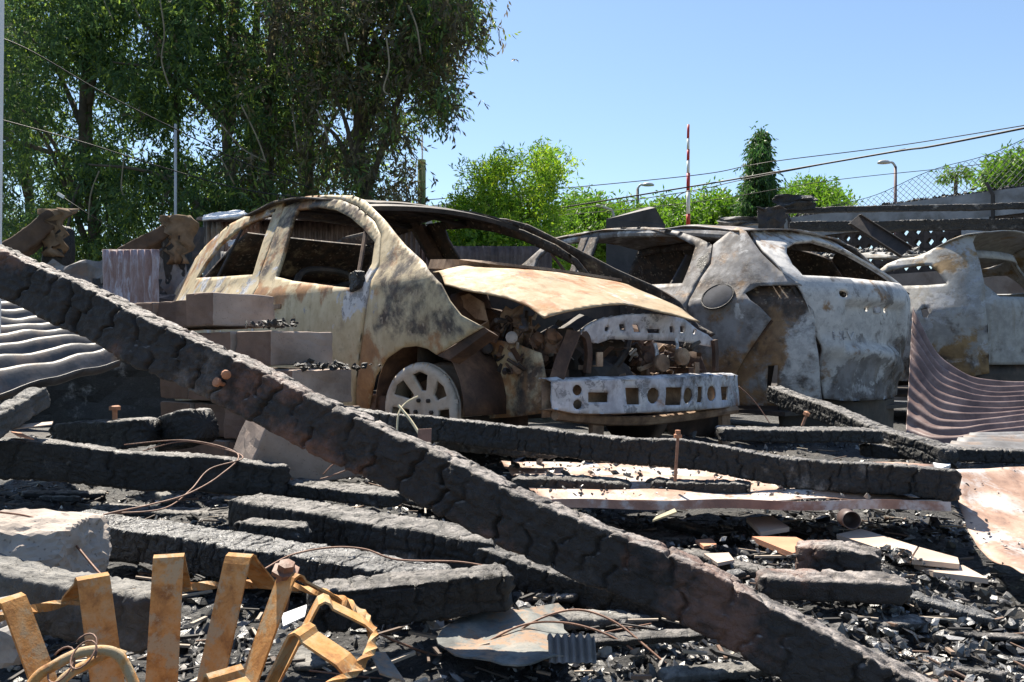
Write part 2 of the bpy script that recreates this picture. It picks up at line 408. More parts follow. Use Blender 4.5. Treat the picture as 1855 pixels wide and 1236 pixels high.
def concrete(name, c, stain=(.14, .10, .085)):
    m, t, b = nt(name); n = N(t); co = n.coord()
    a = n.noise(co, 5, 8, .65); f = n.noise(co, 60, 5, .75); p, _ = n.voro(co, 90); s = n.noise(n.map(co, loc=(4, 2, 1)), 2.5, 7, .6, .3)
    col = n.ramp(a, [(.3, tuple(x * .72 for x in c)), (.7, tuple(x * 1.2 for x in c))])
    oi = n.new('ShaderNodeObjectInfo'); hs = n.new('ShaderNodeHueSaturation'); n.link(n.mapr(oi.outputs['Random'], 0, 1, .72, 1.3, False), hs.inputs['Value']); n.link(col, hs.inputs['Color']); col = hs.outputs[0]
    col = n.mix(n.math('MULTIPLY', n.mapr(s, .48, .66), .7), col, stain)
    col = n.mix(n.math('MULTIPLY', n.mapr(p, .22, .1), .5), col, tuple(x * .45 for x in c))
    n.link(col, b.inputs['Base Color']); b.inputs['Roughness'].default_value = .9; b.inputs['Specular IOR Level'].default_value = .25
    n.bump(n.math('ADD', n.math('MULTIPLY', f, .8), n.math('ADD', a, n.mapr(p, .25, .05, 0, -.8))), .6, .004, b); return m
M['block'] = concrete('block', (.33, .265, .225), (.16, .11, .085))
M['block_shade_side'] = concrete('block_shade_side', (.20, .125, .092), (.08, .05, .04))  # darker, browner copy of the block colour: painted shade for one side
M['wall'] = concrete('wall', (.33, .34, .36), (.10, .09, .08))
M['rubble_stone'] = concrete('rubble_stone', (.36, .31, .27), (.10, .085, .075))
M['tile'] = plain('tile', (.46, .36, .29), .6, .25, 5)
M['terracotta'] = plain('terracotta', (.50, .24, .14), .7, .25, 9)
M['bark'] = plain('bark', (.10, .085, .065), .85, .45, 6)
M['vine'] = plain('vine', (.22, .19, .13), .8, .3, 6)

def ground_mat():
    m, t, b = nt('burnt_ground'); n = N(t); co = n.coord()
    a = n.noise(co, 2.2, 9, .7); f = n.noise(co, 28, 8, .75); f2 = n.noise(co, 120, 4, .7); g = n.noise(n.map(co, loc=(3, 9, 0)), 1.1, 7, .65)
    vd, vc = n.voro(co, 34); h = n.math('ADD', n.math('MULTIPLY', vd, .8), n.math('ADD', f, n.math('MULTIPLY', f2, .5)))
    col = n.ramp(f, [(.3, (.008, .008, .008)), (.55, (.028, .027, .027)), (.75, (.075, .072, .07))])
    ashm = n.math('MULTIPLY', n.mapr(a, .54, .66), n.mapr(f, .38, .6))
    col = n.mix(n.math('MULTIPLY', ashm, .75), col, (.22, .215, .21))
    col = n.mix(n.math('MULTIPLY', n.mapr(g, .56, .68), .45), col, (.12, .085, .06))
    # beyond the yard the ground is bare earth
    sp = n.new('ShaderNodeSeparateXYZ'); n.link(co, sp.inputs[0]); far = n.mapr(sp.outputs[1], 9, 13)
    col = n.mix(far, col, n.ramp(a, [(.3, (.09, .075, .05)), (.7, (.17, .14, .095))]))
    n.link(col, b.inputs['Base Color']); n.link(n.mapr(f2, .3, .7, .45, .8), b.inputs['Roughness']); b.inputs['Specular IOR Level'].default_value = .6
    n.bump(h, .9, .02, b); return m
M['ground'] = ground_mat()

def gz(x, y):
    """height of the burnt ground"""
    v = Vector((x * 1.3, y * 1.3, 3.3)); z = .055 * mnoise.noise(v) + .03 * mnoise.noise(v * 3.1) + .016 * mnoise.noise(v * 8)
    near = max(0, min(1, (9 - y) / 4))
    z *= near * .9 + .1
    return z - .02
def axis(lo, hi, dense_lo, dense_hi, st, grow=1.22):
    a = list(np.arange(dense_lo, dense_hi, st)); s = st
    while a[-1] < hi: s *= grow; a.append(a[-1] + s)
    s = st; b = [dense_lo]
    while b[-1] > lo: s *= grow; b.append(b[-1] - s)
    return sorted(set(b + a))
gx = axis(-400, 400, -2.6, 3.4, .028); gy = axis(-6, 900, .8, 4.6, .028)
GV = np.zeros((len(gy), len(gx), 3), np.float32)
for j, yy in enumerate(gy):
    for i, xx in enumerate(gx):
        z = gz(xx, yy)
        if .8 < yy < 5 and -2.6 < xx < 3.4: z += .010 * mnoise.noise(Vector((xx * 24, yy * 24, 1))) + .007 * abs(mnoise.noise(Vector((xx * 60, yy * 60, 4))))
        GV[j, i] = (xx, yy, z)
ii, jj = np.meshgrid(np.arange(len(gx) - 1), np.arange(len(gy) - 1)); a0 = (jj * len(gx) + ii).ravel()
GF = np.stack([a0, a0 + 1, a0 + 1 + len(gx), a0 + len(gx)], 1)
gnd = np_mesh('ground', GV.reshape(-1, 3), GF, M['ground'], smooth=True); tag(gnd, 'black burnt ground of ash and charcoal', None, None, 'structure')

# ------------------------------------------------------------------ loose charcoal, too much to count
OCT_V = np.array([(1, 0, 0), (-1, 0, 0), (0, 1, 0), (0, -1, 0), (0, 0, 1), (0, 0, -1), (.7, .7, .5), (-.7, -.6, .45)], float)
OCT_F = np.array([(0, 6, 4), (6, 2, 4), (2, 1, 4), (1, 7, 4), (7, 3, 4), (3, 0, 4), (0, 2, 6), (2, 0, 5), (1, 2, 5), (3, 1, 5), (0, 3, 5), (1, 3, 7)])
def chunks(name, pos, size, mat, flat=(.35, 1.0), label=None, cat=None, kind='stuff', parent=None):
    n = len(pos); pos = np.asarray(pos, float); size = np.asarray(size, float)
    v = OCT_V[None] * (1 + rng.uniform(-.35, .35, (n, 8, 3))) + rng.uniform(-.15, .15, (n, 8, 3))
    sc = np.stack([rng.uniform(.6, 1.6, n), rng.uniform(.6, 1.2, n), rng.uniform(*flat, n)], 1); v = v * sc[:, None, :]
    q = rng.normal(size=(n, 4)) * np.array([1, .35, .35, 1]); q /= np.linalg.norm(q, axis=1)[:, None]
    w, x, y, z = q.T
    Rm = np.stack([1 - 2 * (y * y + z * z), 2 * (x * y - z * w), 2 * (x * z + y * w), 2 * (x * y + z * w), 1 - 2 * (x * x + z * z), 2 * (y * z - x * w), 2 * (x * z - y * w), 2 * (y * z + x * w), 1 - 2 * (x * x + y * y)], 1).reshape(n, 3, 3)
    v = np.einsum('nij,nkj->nki', Rm, v) * size[:, None, None] + pos[:, None, :]
    Fc = (OCT_F[None] + (np.arange(n) * 8)[:, None, None]).reshape(-1, 3)
    o = np_mesh(name, v.reshape(-1, 3), Fc, mat, parent, False, np.repeat(rng.random(n), 8))
    return tag(o, label, cat, None, kind)
def scatter(n, xr, yr, smin, smax, power=2.5, lift=.3, cond=None):
    pts, sz = [], []
    while len(pts) < n:
        y = yr[0] + (yr[1] - yr[0]) * random.random() ** 1.6; w = .72 * y + .3; x = random.uniform(max(xr[0], -w), min(xr[1], w))
        k = mnoise.noise(Vector((x * 2.2, y * 2.2, 9))) + .25 * mnoise.noise(Vector((x * 7, y * 7, 2)))
        if k < random.uniform(-.5, .35): continue
        s = smin + (smax - smin) * random.random() ** power
        if cond and not cond(x, y): continue
        pts.append((x, y, gz(x, y) + s * lift)); sz.append(s)
    return pts, sz
p_, s_ = scatter(34000, (-3, 3.5), (.9, 4.6), .003, .014)
chunks('charcoal_litter', p_, s_, M['litter'], (.12, .5), 'fine black charcoal litter spread over the burnt ground', 'charcoal')
p_, s_ = scatter(2600, (-3, 3.5), (1.5, 5.0), .008, .026, 3)
chunks('charcoal_lumps', p_, s_, M['litter'], (.25, .7), 'larger lumps of charcoal heaped among the fallen timbers', 'charcoal')
def splinters(name, n, label):
    V, Fc = [], []; rs = random.Random(5)
    for _ in range(n):
        y = 1.05 + 3.2 * rs.random() ** 1.5; x = rs.uniform(-.7 * y, .75 * y); a = rs.gauss(-.35, .8); L = rs.uniform(.015, .09); w = rs.uniform(.0012, .004); t = rs.gauss(0, .12)
        d = Vector((math.cos(a), math.sin(a), t)) * L; sd_ = Vector((-math.sin(a), math.cos(a), 0)) * w
        v, f = box(Vector((x, y, gz(x, y) + .008 + rs.random() * .02)), d * .5, sd_, Vector((0, 0, w * .7))); n0 = len(V); V += [tuple(q) for q in v]; Fc += [tuple(i + n0 for i in q) for q in f]
    lv = np.repeat(np.array([rs.random() for _ in range(n)]), 8)
    return tag(np_mesh(name, V, Fc, M['splinter'], None, False, lv), label, 'splinters', None, 'stuff')
def splintmat():
    m, t, b = nt('splinter'); n = N(t); n.link(n.ramp(n.attr('lv').outputs['Fac'], [(0, (.012, .011, .011)), (.45, (.05, .042, .038)), (.7, (.17, .10, .065)), (1, (.42, .37, .30))]), b.inputs['Base Color']); b.inputs['Roughness'].default_value = .7; return m
M['splinter'] = splintmat(); splinters('splinter_litter', 1500, 'thin splinters, nails and wire ends strewn over the burnt ground')
p_, s_ = scatter(2200, (-3, 3.5), (.9, 4.6), .004, .013, 2)
M['ash_flake'] = plain('ash_flake', (.30, .285, .27), .8, .35, 20)
chunks('ash_flakes', p_, s_, M['ash_flake'], (.12, .4), 'pale grey flakes of ash scattered on the charcoal', 'ash')

# ------------------------------------------------------------------ burnt timbers
def timber_mesh(p0, p1, w, h, roll=0.0, seed=0, cl=.055, ct=.04, depth=.008, taper=1.0, bend=0.0, endrag=.02, gw=.2, aw=.8, kk=16.0, res=.095):
    """rectangular charred timber, its skin split into blocks by burning"""
    p0 = Vector(p0); p1 = Vector(p1); L = (p1 - p0).length; t = (p1 - p0).normalized()
    up = Vector((0, 0, 1)); s = t.cross(up).normalized(); u = s.cross(t)
    s, u = s * math.cos(roll) + u * math.sin(roll), u * math.cos(roll) - s * math.sin(roll)
    nl = max(12, int(L / (cl * res))); per = 2 * (w + h); nc = max(24, int(per / (ct * res * 1.15))); nc -= nc % 4
    rs = np.random.default_rng(seed); sl = np.linspace(0, L, nl + 1); th = np.linspace(0, 1, nc, endpoint=False)
    # rounded rectangle section
    a = th * 2 * np.pi; ca, sa = np.cos(a), np.sin(a); k = kk
    rr = (np.abs(ca / (w / 2)) ** k + np.abs(sa / (h / 2)) ** k) ** (-1 / k); cx, cy = rr * ca, rr * sa
    nx, ny = np.sign(ca) * np.abs(cx / (w / 2)) ** (k - 1) / (w / 2), np.sign(sa) * np.abs(cy / (h / 2)) ** (k - 1) / (h / 2)
    nn = np.hypot(nx, ny); nx, ny = nx / nn, ny / nn
    arc = np.concatenate([[0], np.cumsum(np.hypot(np.diff(cx), np.diff(cy)))]); arc *= per / (arc[-1] + 1e-9) * .93
    nct = max(3, int(per / ct)); ctl = per / nct; ncl = max(2, int(L / cl)) + 4
    jx = rs.uniform(-.42, .42, (ncl, nct)); jy = rs.uniform(-.38, .38, (ncl, nct)); hgt = rs.uniform(-1, 1, (ncl, nct))
    Sg, Tg = np.meshgrid(sl / cl + 1.5, arc / ctl, indexing='ij'); ci, cj = np.floor(Sg).astype(int), np.floor(Tg).astype(int)
    f1 = np.full(Sg.shape, 9.0); f2 = np.full(Sg.shape, 9.0); hh = np.zeros(Sg.shape)
    for di in (-1, 0, 1):
        for dj in (-1, 0, 1):
            a_, b_ = np.clip(ci + di, 0, ncl - 1), (cj + dj) % nct
            d = np.maximum(np.abs(Sg - (ci + di + .5 + jx[a_, b_])), np.abs(Tg - (cj + dj + .5 + jy[a_, b_])) * aw) + .25 * np.hypot(Sg - (ci + di + .5 + jx[a_, b_]), (Tg - (cj + dj + .5 + jy[a_, b_])) * aw)
            new = d < f1; f2 = np.where(new, f1, np.minimum(f2, d)); hh = np.where(new, hgt[a_, b_], hh); f1 = np.where(new, d, f1)
    groove = np.clip((f2 - f1) / gw, 0, 1); disp = min(.22 * depth, .0022) * (groove ** .5 - .75 + .5 * hh * groove)
    # cracks across the grain: jagged rings at uneven spacing, each opening and closing round the section
    sp = cl * 1.25; ncr = int(L / sp) + 3; pos = (np.arange(ncr) - 1 + rs.uniform(-.3, .3, ncr)) * sp; ph = rs.uniform(0, 6.28, (ncr, 4)); am = rs.uniform(.35, 1, ncr)
    Sm = np.broadcast_to(sl[:, None], Sg.shape); A = np.broadcast_to((arc / per * 2 * np.pi)[None, :], Sg.shape)
    for c in range(ncr):
        wv = pos[c] + sp * (.16 * np.sin(A * 2 + ph[c, 0]) + .09 * np.sin(A * 5 + ph[c, 1]) + .05 * np.sin(A * 13 + ph[c, 2]))
        st = am[c] * np.clip(.75 + .6 * np.sin(A * 2 + ph[c, 3]), .12, 1)
        disp = disp - depth * st * np.exp(-((Sm - wv) / (.045 * sp + .0008)) ** 2)
    # splits along the grain
    for c in range(3):
        t0c = rs.uniform(0, 2 * np.pi); wv = t0c + .10 * np.sin(Sm * 9 + ph[0, c]) + .05 * np.sin(Sm * 31 + ph[1, c]); dA = np.abs((A - wv + np.pi) % (2 * np.pi) - np.pi)
        disp = disp - .7 * depth * np.clip(np.sin(Sm * 4 + ph[2, c]) + .2, 0, 1) * np.exp(-(dA / .035) ** 2)
    disp = disp + rs.normal(0, 1, disp.shape) * min(depth * .035, .0003)
    V = []
    for i in range(nl + 1):
        q = i / nl; sc = 1 + (taper - 1) * q; e = min(q, 1 - q) * L
        endk = max(0.0, 1 - e / endrag) if endrag else 0; sc *= 1 - .22 * endk ** 2
        wob = Vector((0, 0, 0)) + s * (.03 * w * mnoise.noise(Vector((q * L * 3, seed, 0))) * 6) + u * (.03 * h * mnoise.noise(Vector((q * L * 3, seed, 7))) * 6 - bend * 4 * q * (1 - q))
        c = p0 + t * (q * L) + wob
        for j in range(nc):
            lf = .009 * h * mnoise.noise(Vector((q * L * 9, cx[j] * 25, cy[j] * 25 + seed))) * 6 + .0032 * mnoise.noise(Vector((q * L * 60, cx[j] * 90, cy[j] * 90 + seed)))
            dd = disp[i, j] + lf
            V.append(c + s * (cx[j] * sc + nx[j] * dd) + u * (cy[j] * sc + ny[j] * dd) + t * ((endk * .012) * mnoise.noise(Vector((cx[j] * 60, cy[j] * 60, seed)))))
    Fc = [(i * nc + j, (i + 1) * nc + j, (i + 1) * nc + (j + 1) % nc, i * nc + (j + 1) % nc) for i in range(nl) for j in range(nc)]
    V.append(p0 - t * .004); V.append(p1 + t * .004); n0 = len(V) - 2
    Fc += [(n0, j, (j + 1) % nc) for j in range(nc)] + [(n0 + 1, nl * nc + (j + 1) % nc, nl * nc + j) for j in range(nc)]
    return V, Fc
def timber(name, p0, p1, w, h, mat, label, cat='charred beam', group=None, smooth=True, **kw):
    V, Fc = timber_mesh(p0, p1, w, h, **kw)
    return mk_top(name, V, Fc, M[mat], label, cat, group, smooth=smooth)
# ------------------------------------------------------------------ burnt cars: panels laid on each car's own surfaces
class Car:
    def __init__(s, name, label, origin, yaw, dz):
        s.o = Vector((origin[0], origin[1], dz)); s.yaw = yaw; s.dz = dz
        s.root = thing(name, label, 'car', s.o, yaw)
        s.Rm = Matrix.Rotation(yaw, 3, 'Z'); s.cl = s.Rm.transposed() @ (Vector((0, 0, CAMH)) - s.o)
    def hit(s, px, py, g, d0=1.4, d1=13.0):
        dl = s.Rm.transposed() @ Vector(((px - CX) / F, 1.0, (YH - py) / F)); prev = None; best = None; t = d0
        while t < d1:
            q = s.cl + dl * t; v = g(q.x, q.y, q.z)
            if best is None or abs(v) < best[0]: best = (abs(v), t)
            if prev is not None and prev > 0 >= v:
                a, b = t - .02, t
                for _ in range(18):
                    m = (a + b) / 2; q = s.cl + dl * m
                    if g(q.x, q.y, q.z) > 0: a = m
                    else: b = m
                return s.cl + dl * b
            prev = v; t += .02
        return s.cl + dl * best[1]
    def part(s, name, outer, holes, fn, mat, step=.03, th=.004, zone=None, parent=None, label=None, smooth=True):
        V, Fc = panel(outer, holes, fn, step)
        return mk(name, V, Fc, mat, parent or s.root, smooth, False, th, zone, label)
    def raw(s, name, vf, mat, zone=None, parent=None, smooth=False, th=0.0, label=None):
        return mk(name, vf[0], vf[1], mat, parent or s.root, smooth, False, th, zone, label)
def clamp(v, a=0.0, b=1.0): return max(a, min(b, v))
def sstep(a, b, v):
    t = clamp((v - a) / (b - a)); return t * t * (3 - 2 * t)
def dent(x, y, z, amp, sc, seed=0.0): return amp * mnoise.noise(Vector((x * sc + seed, y * sc, z * sc)))

# ================================================================== the cream hatchback
C1 = Car('burnt_hatchback', 'burnt-out cream hatchback missing its bonnet front, bumper skin and glass', (.177, 4.09), R(-48), 0.0)
def ys1(x, z):
    w = .835
    if z > .86: w -= (z - .86) * .47
    w -= .05 * ((z - .66) / .4) ** 2 if z < .66 else .03 * ((min(z, .95) - .66) / .3) ** 2
    if x > .1: w -= .12 * ((x - .1) / .65) ** 2
    if x < -1.8: w -= .10 * ((x + 1.8) / 1.3) ** 2
    return w
g1 = lambda x, y, z: -y - ys1(x, z)
def S1(pts): return [(q.x, q.z) for q in (C1.hit(px, py, g1) for px, py in pts)]
def side1(sgn, off=0.0, da=.004, seed=0):
    return lambda x, z: (x, sgn * (ys1(x, z) + off + dent(x, 0, z, da, 3.2, seed)), z)
def z_door(x, y, z):
    if y > 0: return (.95, .3, .0)
    r = .14 + .5 * sstep(.74, .88, z) * sstep(-.2, -.6, x) - .1 * sstep(.60, .4, z); s_ = .05 + .25 * sstep(.90, 1.0, z) * sstep(-.5, -1.2, x) + .25 * sstep(.9, 1.2, z)
    if z > .9: r = .36
    return (s_, r, .18 + .5 * sstep(-.75, -.45, x) * sstep(.62, .8, z) * (1 - sstep(.88, .95, z)))
def z_fender(x, y, z):
    if y > 0: return (.95, .3, .0)
    k = sstep(-.33, -.20, x + .05 * math.sin(z * 23)); low = sstep(.66, .56, z)
    soot = .56 * k * (1 - .8 * low); rust = .24 + .2 * (1 - k) + .2 * low
    if z > .92: soot = .36 * sstep(1.15, .95, z) + .12; rust = .38
    return (soot, rust, .30 * (1 - k) + .30 * low * k)
def z_quarter(x, y, z):
    if y > 0: return (.95, .3, .0)
    return (.12 + .1 * sstep(.8, .95, z), .22 + .2 * sstep(.9, 1.2, z), .35)
def z_inner(x, y, z): return (.62, .6, .12)
def z_soot(x, y, z): return (.85, .35, .02)

door_o = S1([(668, 534), (660, 585), (652, 655), (645, 760), (560, 775), (478, 770), (470, 640), (470, 520), (473, 501), (497, 436), (518, 377), (533, 371), (555, 365), (591, 361), (620, 364), (650, 376), (679, 402), (691, 428), (687, 483)])
door_h = S1([(502, 503), (518, 450), (531, 402), (541, 381), (577, 376), (609, 381), (637, 395), (660, 416), (681, 441), (676, 480), (664, 502), (646, 523), (590, 518), (533, 511)])
rear_o = S1([(309, 541), (333, 508), (355, 470), (384, 437), (420, 406), (464, 385), (497, 371), (516, 365), (516, 377), (495, 436), (471, 501), (468, 520), (468, 640), (476, 770), (330, 760), (309, 640)])
rear_h = S1([(357, 505), (375, 476), (397, 447), (424, 423), (455, 405), (496, 387), (478, 440), (460, 499), (400, 503)])
fen_o = S1([(670, 534), (689, 483), (693, 428), (681, 401), (651, 374), (621, 362), (591, 359), (556, 363), (519, 364), (560, 356), (602, 354), (640, 355), (664, 364), (700, 402), (737, 446), (771, 478), (800, 515), (815, 545), (836, 571), (877, 593), (835, 617), (791, 643), (775, 632), (755, 627), (730, 630), (703, 649), (682, 683), (672, 727), (668, 765), (647, 765), (654, 655), (662, 585)])
def build_side1(sgn):
    far = sgn > 0
    d = C1.part('front_door', door_o, [door_h], side1(sgn, 0, .006), M['car_cream'], .022, .02, z_door)
    # quarter-light bar of the door
    b0 = S1([(661, 419)])[0]; b1 = S1([(644, 522)])[0]
    C1.raw('quarter_light_bar', tube([(b0[0], sgn * (ys1(*b0) - .005), b0[1]), (b1[0], sgn * (ys1(*b1) - .005), b1[1])], .011), M['brown_iron'], None, d)
    q = C1.part('rear_quarter', rear_o, [rear_h], side1(sgn, -.002, .006, 5), M['car_cream'], .024, .02, z_quarter)
    b0 = S1([(437, 414)])[0]; b1 = S1([(391, 504)])[0]
    C1.raw('window_divider', tube([(b0[0], sgn * (ys1(*b0) - .01), b0[1]), (b1[0], sgn * (ys1(*b1) - .01), b1[1])], .010), M['dark_iron'], None, q)
    f = C1.part('fender', fen_o, [], side1(sgn, .001, .007, 9), M['car_cream'], .022, .008, z_fender)
    # inner pillar between the doors and inner sill
    t0 = S1([(517, 379)])[0]; t1 = S1([(474, 505)])[0]
    C1.raw('door_pillar', ribbon([(t0[0], sgn * (ys1(*t0) - .05), t0[1]), (t1[0], sgn * (ys1(*t1) - .06), t1[1]), (t1[0] - .02, sgn * .76, .3)], lambda i: (1, 0, 0), .10, .03), M['brown_iron'])
    C1.raw('sill', box((-1.35, sgn * .74, .27), (1.15, 0, 0), (0, .05, 0), (0, 0, .06)), M['brown_iron'])
    return d, q, f
d1, q1, f1 = build_side1(-1); build_side1(1)
d1['label'] = 'cream front door with orange rust under the empty window'; f1['label'] = 'soot-blackened fender and windscreen pillar'
# mirror stub on the near door
mp = C1.hit(655, 508, g1)
mv, mf = timber_mesh(mp + Vector((-.05, -.015, -.015)), mp + Vector((.05, -.035, .0)), .05, .085, seed=91, cl=.03, ct=.03, depth=.006)
C1.raw('mirror_stub', (mv, mf), M['char'], None, d1)
# door handle recess plate
hp = C1.hit(505, 556, g1); C1.raw('door_handle', box(hp + Vector((0, -.012, 0)), (.055, 0, 0), (0, .008, 0), (0, 0, .012)), M['tan_iron'], None, d1)
# folded lower flap of the fender
fl = [C1.hit(px, py, g1) for px, py in ((877, 593), (886, 600), (815, 652), (792, 644))]
C1.raw('fender_flap', (fl + [p + Vector((.0, .05, -.02)) for p in fl], [(0, 1, 2, 3), (7, 6, 5, 4), (0, 4, 5, 1), (1, 5, 6, 2), (2, 6, 7, 3), (3, 7, 4, 0)]), M['brown_iron'], None, f1)

# bonnet
def zh1(x, y): return .955 - .22 * sstep(-.1, 1.15, x) * 1.15 - .10 * max(0, x) - .085 * (abs(y) / .7) ** 2.2 + .02 * math.sin(abs(y) * 5)
gh1 = lambda x, y, z: z - zh1(x, y)
hood_px = [(783, 484), (860, 485), (950, 491), (1040, 501), (1138, 516), (1185, 537), (1235, 562), (1268, 584), (1225, 571), (1175, 560), (1120, 554), (1050, 561), (986, 576), (957, 557), (918, 542), (878, 532), (840, 526), (806, 517)]
hood = [C1.hit(px, py, gh1, 2.5, 6.5) for px, py in hood_px]
def z_hood(x, y, z): return (.03 + .15 * sstep(.45, .7, x), .34 + .12 * math.sin(x * 7 + y * 3), .30)
hd = C1.part('bonnet', [(q.x, q.y) for q in hood], [], lambda x, y: (x, y, zh1(x, y) + dent(x, y, 0, .012, 4)), M['car_hood'], .022, .006, z_hood, label='rust-tan buckled bonnet torn along its front edge')
cw = [C1.hit(px, py, gh1, 2.5, 6.5) for px, py in ((790, 482), (860, 483), (950, 489), (1040, 499), (1136, 514))]
C1.raw('scuttle', ribbon([p + Vector((-.05, 0, .012)) for p in catmull(cw, 6)], lambda i: (1, 0, .25), .05, .014), M['tan_iron'])
C1.raw('windscreen_ledge', ribbon([p + Vector((-.13, 0, -.05)) for p in catmull(cw, 6)], lambda i: (1, 0, .6), .10, .01), M['brown_iron'])
# roof skin and header
ra = S1([(602, 354)])[0]; rb = S1([(464, 385)])[0]
hxz = S1([(655, 358)])[0]
def zr1(x, y):
    t = (x - ra[0]) / (rb[0] - ra[0]); base = ra[1] + (rb[1] - ra[1]) * t + .045 * math.sin(math.pi * clamp(t, 0, 1))
    if t < 0: base = ra[1] + (hxz[1] - ra[1]) * (x - ra[0]) / (hxz[0] - ra[0])
    return base + .035 * (1 - (y / .56) ** 2) - .025
hx = S1([(655, 358)])[0][0]
C1.part('roof', [(hx - .03, -.545), (hx + .02, -.2), (hx + .02, .2), (hx - .03, .545), (rb[0] - .05, .56), (rb[0] - .12, 0), (rb[0] - .05, -.56), (-1.6, -.585)], [], lambda x, y: (x, y, zr1(x, y) + dent(x, y, 0, .02, 3)), M['car_cream'], .05, .012, z_soot)
hv = [Vector((hx - .015 + .05 * (1 - (y / .53) ** 2), y, zr1(hx, y) - .022)) for y in np.linspace(-.55, .55, 15)]
C1.raw('roof_header', ribbon(hv, lambda i: (1, 0, -.35), .075, .025), M['dark_iron'])
for bx in (-1.35, -1.95):
    C1.raw('roof_bow', ribbon([Vector((bx, y, zr1(bx, y) - .04)) for y in np.linspace(-.55, .55, 9)], lambda i: (1, 0, 0), .06, .015), M['dark_iron'])
# rear hatch frame
zt_o = [(-.62, .55), (.62, .55), (.66, .95), (.56, 1.28), (.5, 1.36), (-.5, 1.36), (-.56, 1.28), (-.66, .95)]
zt_h = [(-.50, .98), (.50, .98), (.49, 1.10), (-.49, 1.10)]
C1.part('tailgate', zt_o, [zt_h], lambda y, z: (-3.16 + .75 * sstep(.85, 1.45, z) + .12 * y * y, y, z), M['car_cream'], .05, .02, z_soot)
# floor, bulkhead, dashboard rail, seats
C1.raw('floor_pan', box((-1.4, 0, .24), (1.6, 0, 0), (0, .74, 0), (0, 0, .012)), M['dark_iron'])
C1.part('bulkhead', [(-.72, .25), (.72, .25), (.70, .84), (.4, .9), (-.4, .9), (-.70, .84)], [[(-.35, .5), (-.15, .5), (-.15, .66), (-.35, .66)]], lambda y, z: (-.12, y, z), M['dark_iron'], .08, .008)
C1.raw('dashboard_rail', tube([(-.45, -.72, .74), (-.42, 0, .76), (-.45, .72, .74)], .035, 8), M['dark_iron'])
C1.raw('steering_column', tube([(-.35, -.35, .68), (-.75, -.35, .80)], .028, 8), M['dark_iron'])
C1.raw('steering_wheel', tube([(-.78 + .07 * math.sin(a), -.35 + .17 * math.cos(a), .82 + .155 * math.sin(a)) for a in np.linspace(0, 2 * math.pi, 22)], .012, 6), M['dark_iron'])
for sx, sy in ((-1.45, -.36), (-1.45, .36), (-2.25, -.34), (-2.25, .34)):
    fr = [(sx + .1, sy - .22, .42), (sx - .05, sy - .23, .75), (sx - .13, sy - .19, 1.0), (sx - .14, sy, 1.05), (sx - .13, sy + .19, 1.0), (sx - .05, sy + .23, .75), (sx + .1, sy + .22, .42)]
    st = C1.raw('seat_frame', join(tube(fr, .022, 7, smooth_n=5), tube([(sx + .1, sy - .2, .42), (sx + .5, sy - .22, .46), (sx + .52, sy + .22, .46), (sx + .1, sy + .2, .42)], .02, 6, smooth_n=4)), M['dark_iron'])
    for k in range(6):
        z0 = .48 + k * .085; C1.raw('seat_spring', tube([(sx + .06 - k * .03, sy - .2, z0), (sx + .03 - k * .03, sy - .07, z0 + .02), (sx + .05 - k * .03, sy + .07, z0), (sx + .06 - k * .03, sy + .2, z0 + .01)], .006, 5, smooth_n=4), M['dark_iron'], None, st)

# front structure: radiator support, bumper beam, horns, rails
def RS(px, py, x): return C1.hit(px, py, lambda a, b, c: a * -1 + x if False else a - x)
def onx(px, py, x):
    dl = C1.Rm.transposed() @ Vector(((px - CX) / F, 1.0, (YH - py) / F)); t = (x - C1.cl.x) / dl.x; return C1.cl + dl * t
def yz(pts, x): return [(q.y, q.z) for q in (onx(px, py, x) for px, py in pts)]
XS = .60
rs_o = yz([(1048, 604), (1060, 590), (1085, 578), (1130, 570), (1180, 569), (1230, 578), (1262, 596), (1285, 606), (1302, 620), (1296, 628), (1260, 622), (1215, 617), (1160, 616), (1110, 614), (1088, 622), (1066, 618)], XS)
def oval(cx, cy, rx, ry, n=10): return [(cx + rx * math.cos(2 * math.pi * k / n), cy + ry * math.sin(2 * math.pi * k / n)) for k in range(n)]
def rect(cx, cy, rx, ry, sk=0): return [(cx - rx - sk, cy - ry), (cx + rx - sk, cy - ry), (cx + rx + sk, cy + ry), (cx - rx + sk, cy + ry)]
rs_h = [yz(h, XS) for h in (oval(1101, 595, 5, 6), rect(1128, 593, 5, 6, 2), rect(1151, 595, 5, 7, 3), rect(1179, 600, 10, 4, 1), rect(1209, 597, 4, 6, 2), rect(1230, 597, 5, 6, 2), oval(1258, 601, 4, 5))]
def z_ashy(x, y, z): return (.18, .24, .45)
C1.part('radiator_support', rs_o, rs_h, lambda y, z: (XS + .015 * math.sin(y * 9) + .25 * (z - .62), y, z), M['ashy_iron'], .016, .012, z_ashy, label='ash-white radiator support pierced by a row of holes')
rl = [onx(px, py, XS) for px, py in ((1052, 602), (1062, 612), (1066, 640), (1063, 676))]
C1.raw('support_leg', ribbon(catmull(rl, 4), lambda i: (0, 1, 0), .03, .02), M['brown_iron'])
rl = [onx(px, py, XS) for px, py in ((1294, 616), (1296, 640), (1296, 672))]
C1.raw('support_leg', ribbon(catmull(rl, 4), lambda i: (0, 1, 0), .03, .02), M['brown_iron'])
rl = [onx(px, py, XS + .02) for px, py in ((1040, 600), (1032, 622), (1020, 650), (1008, 690))]
C1.raw('support_brace', ribbon(catmull(rl, 4), lambda i: (.9, .4, 0), .06, .012), M['brown_iron'])
XB = .70
def xbeam(y): return XB + .03 - .09 * (y / .64) ** 2
bm_px = [(1000, 690), (1050, 689), (1120, 687), (1200, 685), (1270, 681), (1336, 680), (1337, 735), (1270, 742), (1180, 747), (1100, 750), (1040, 749), (1001, 741)]
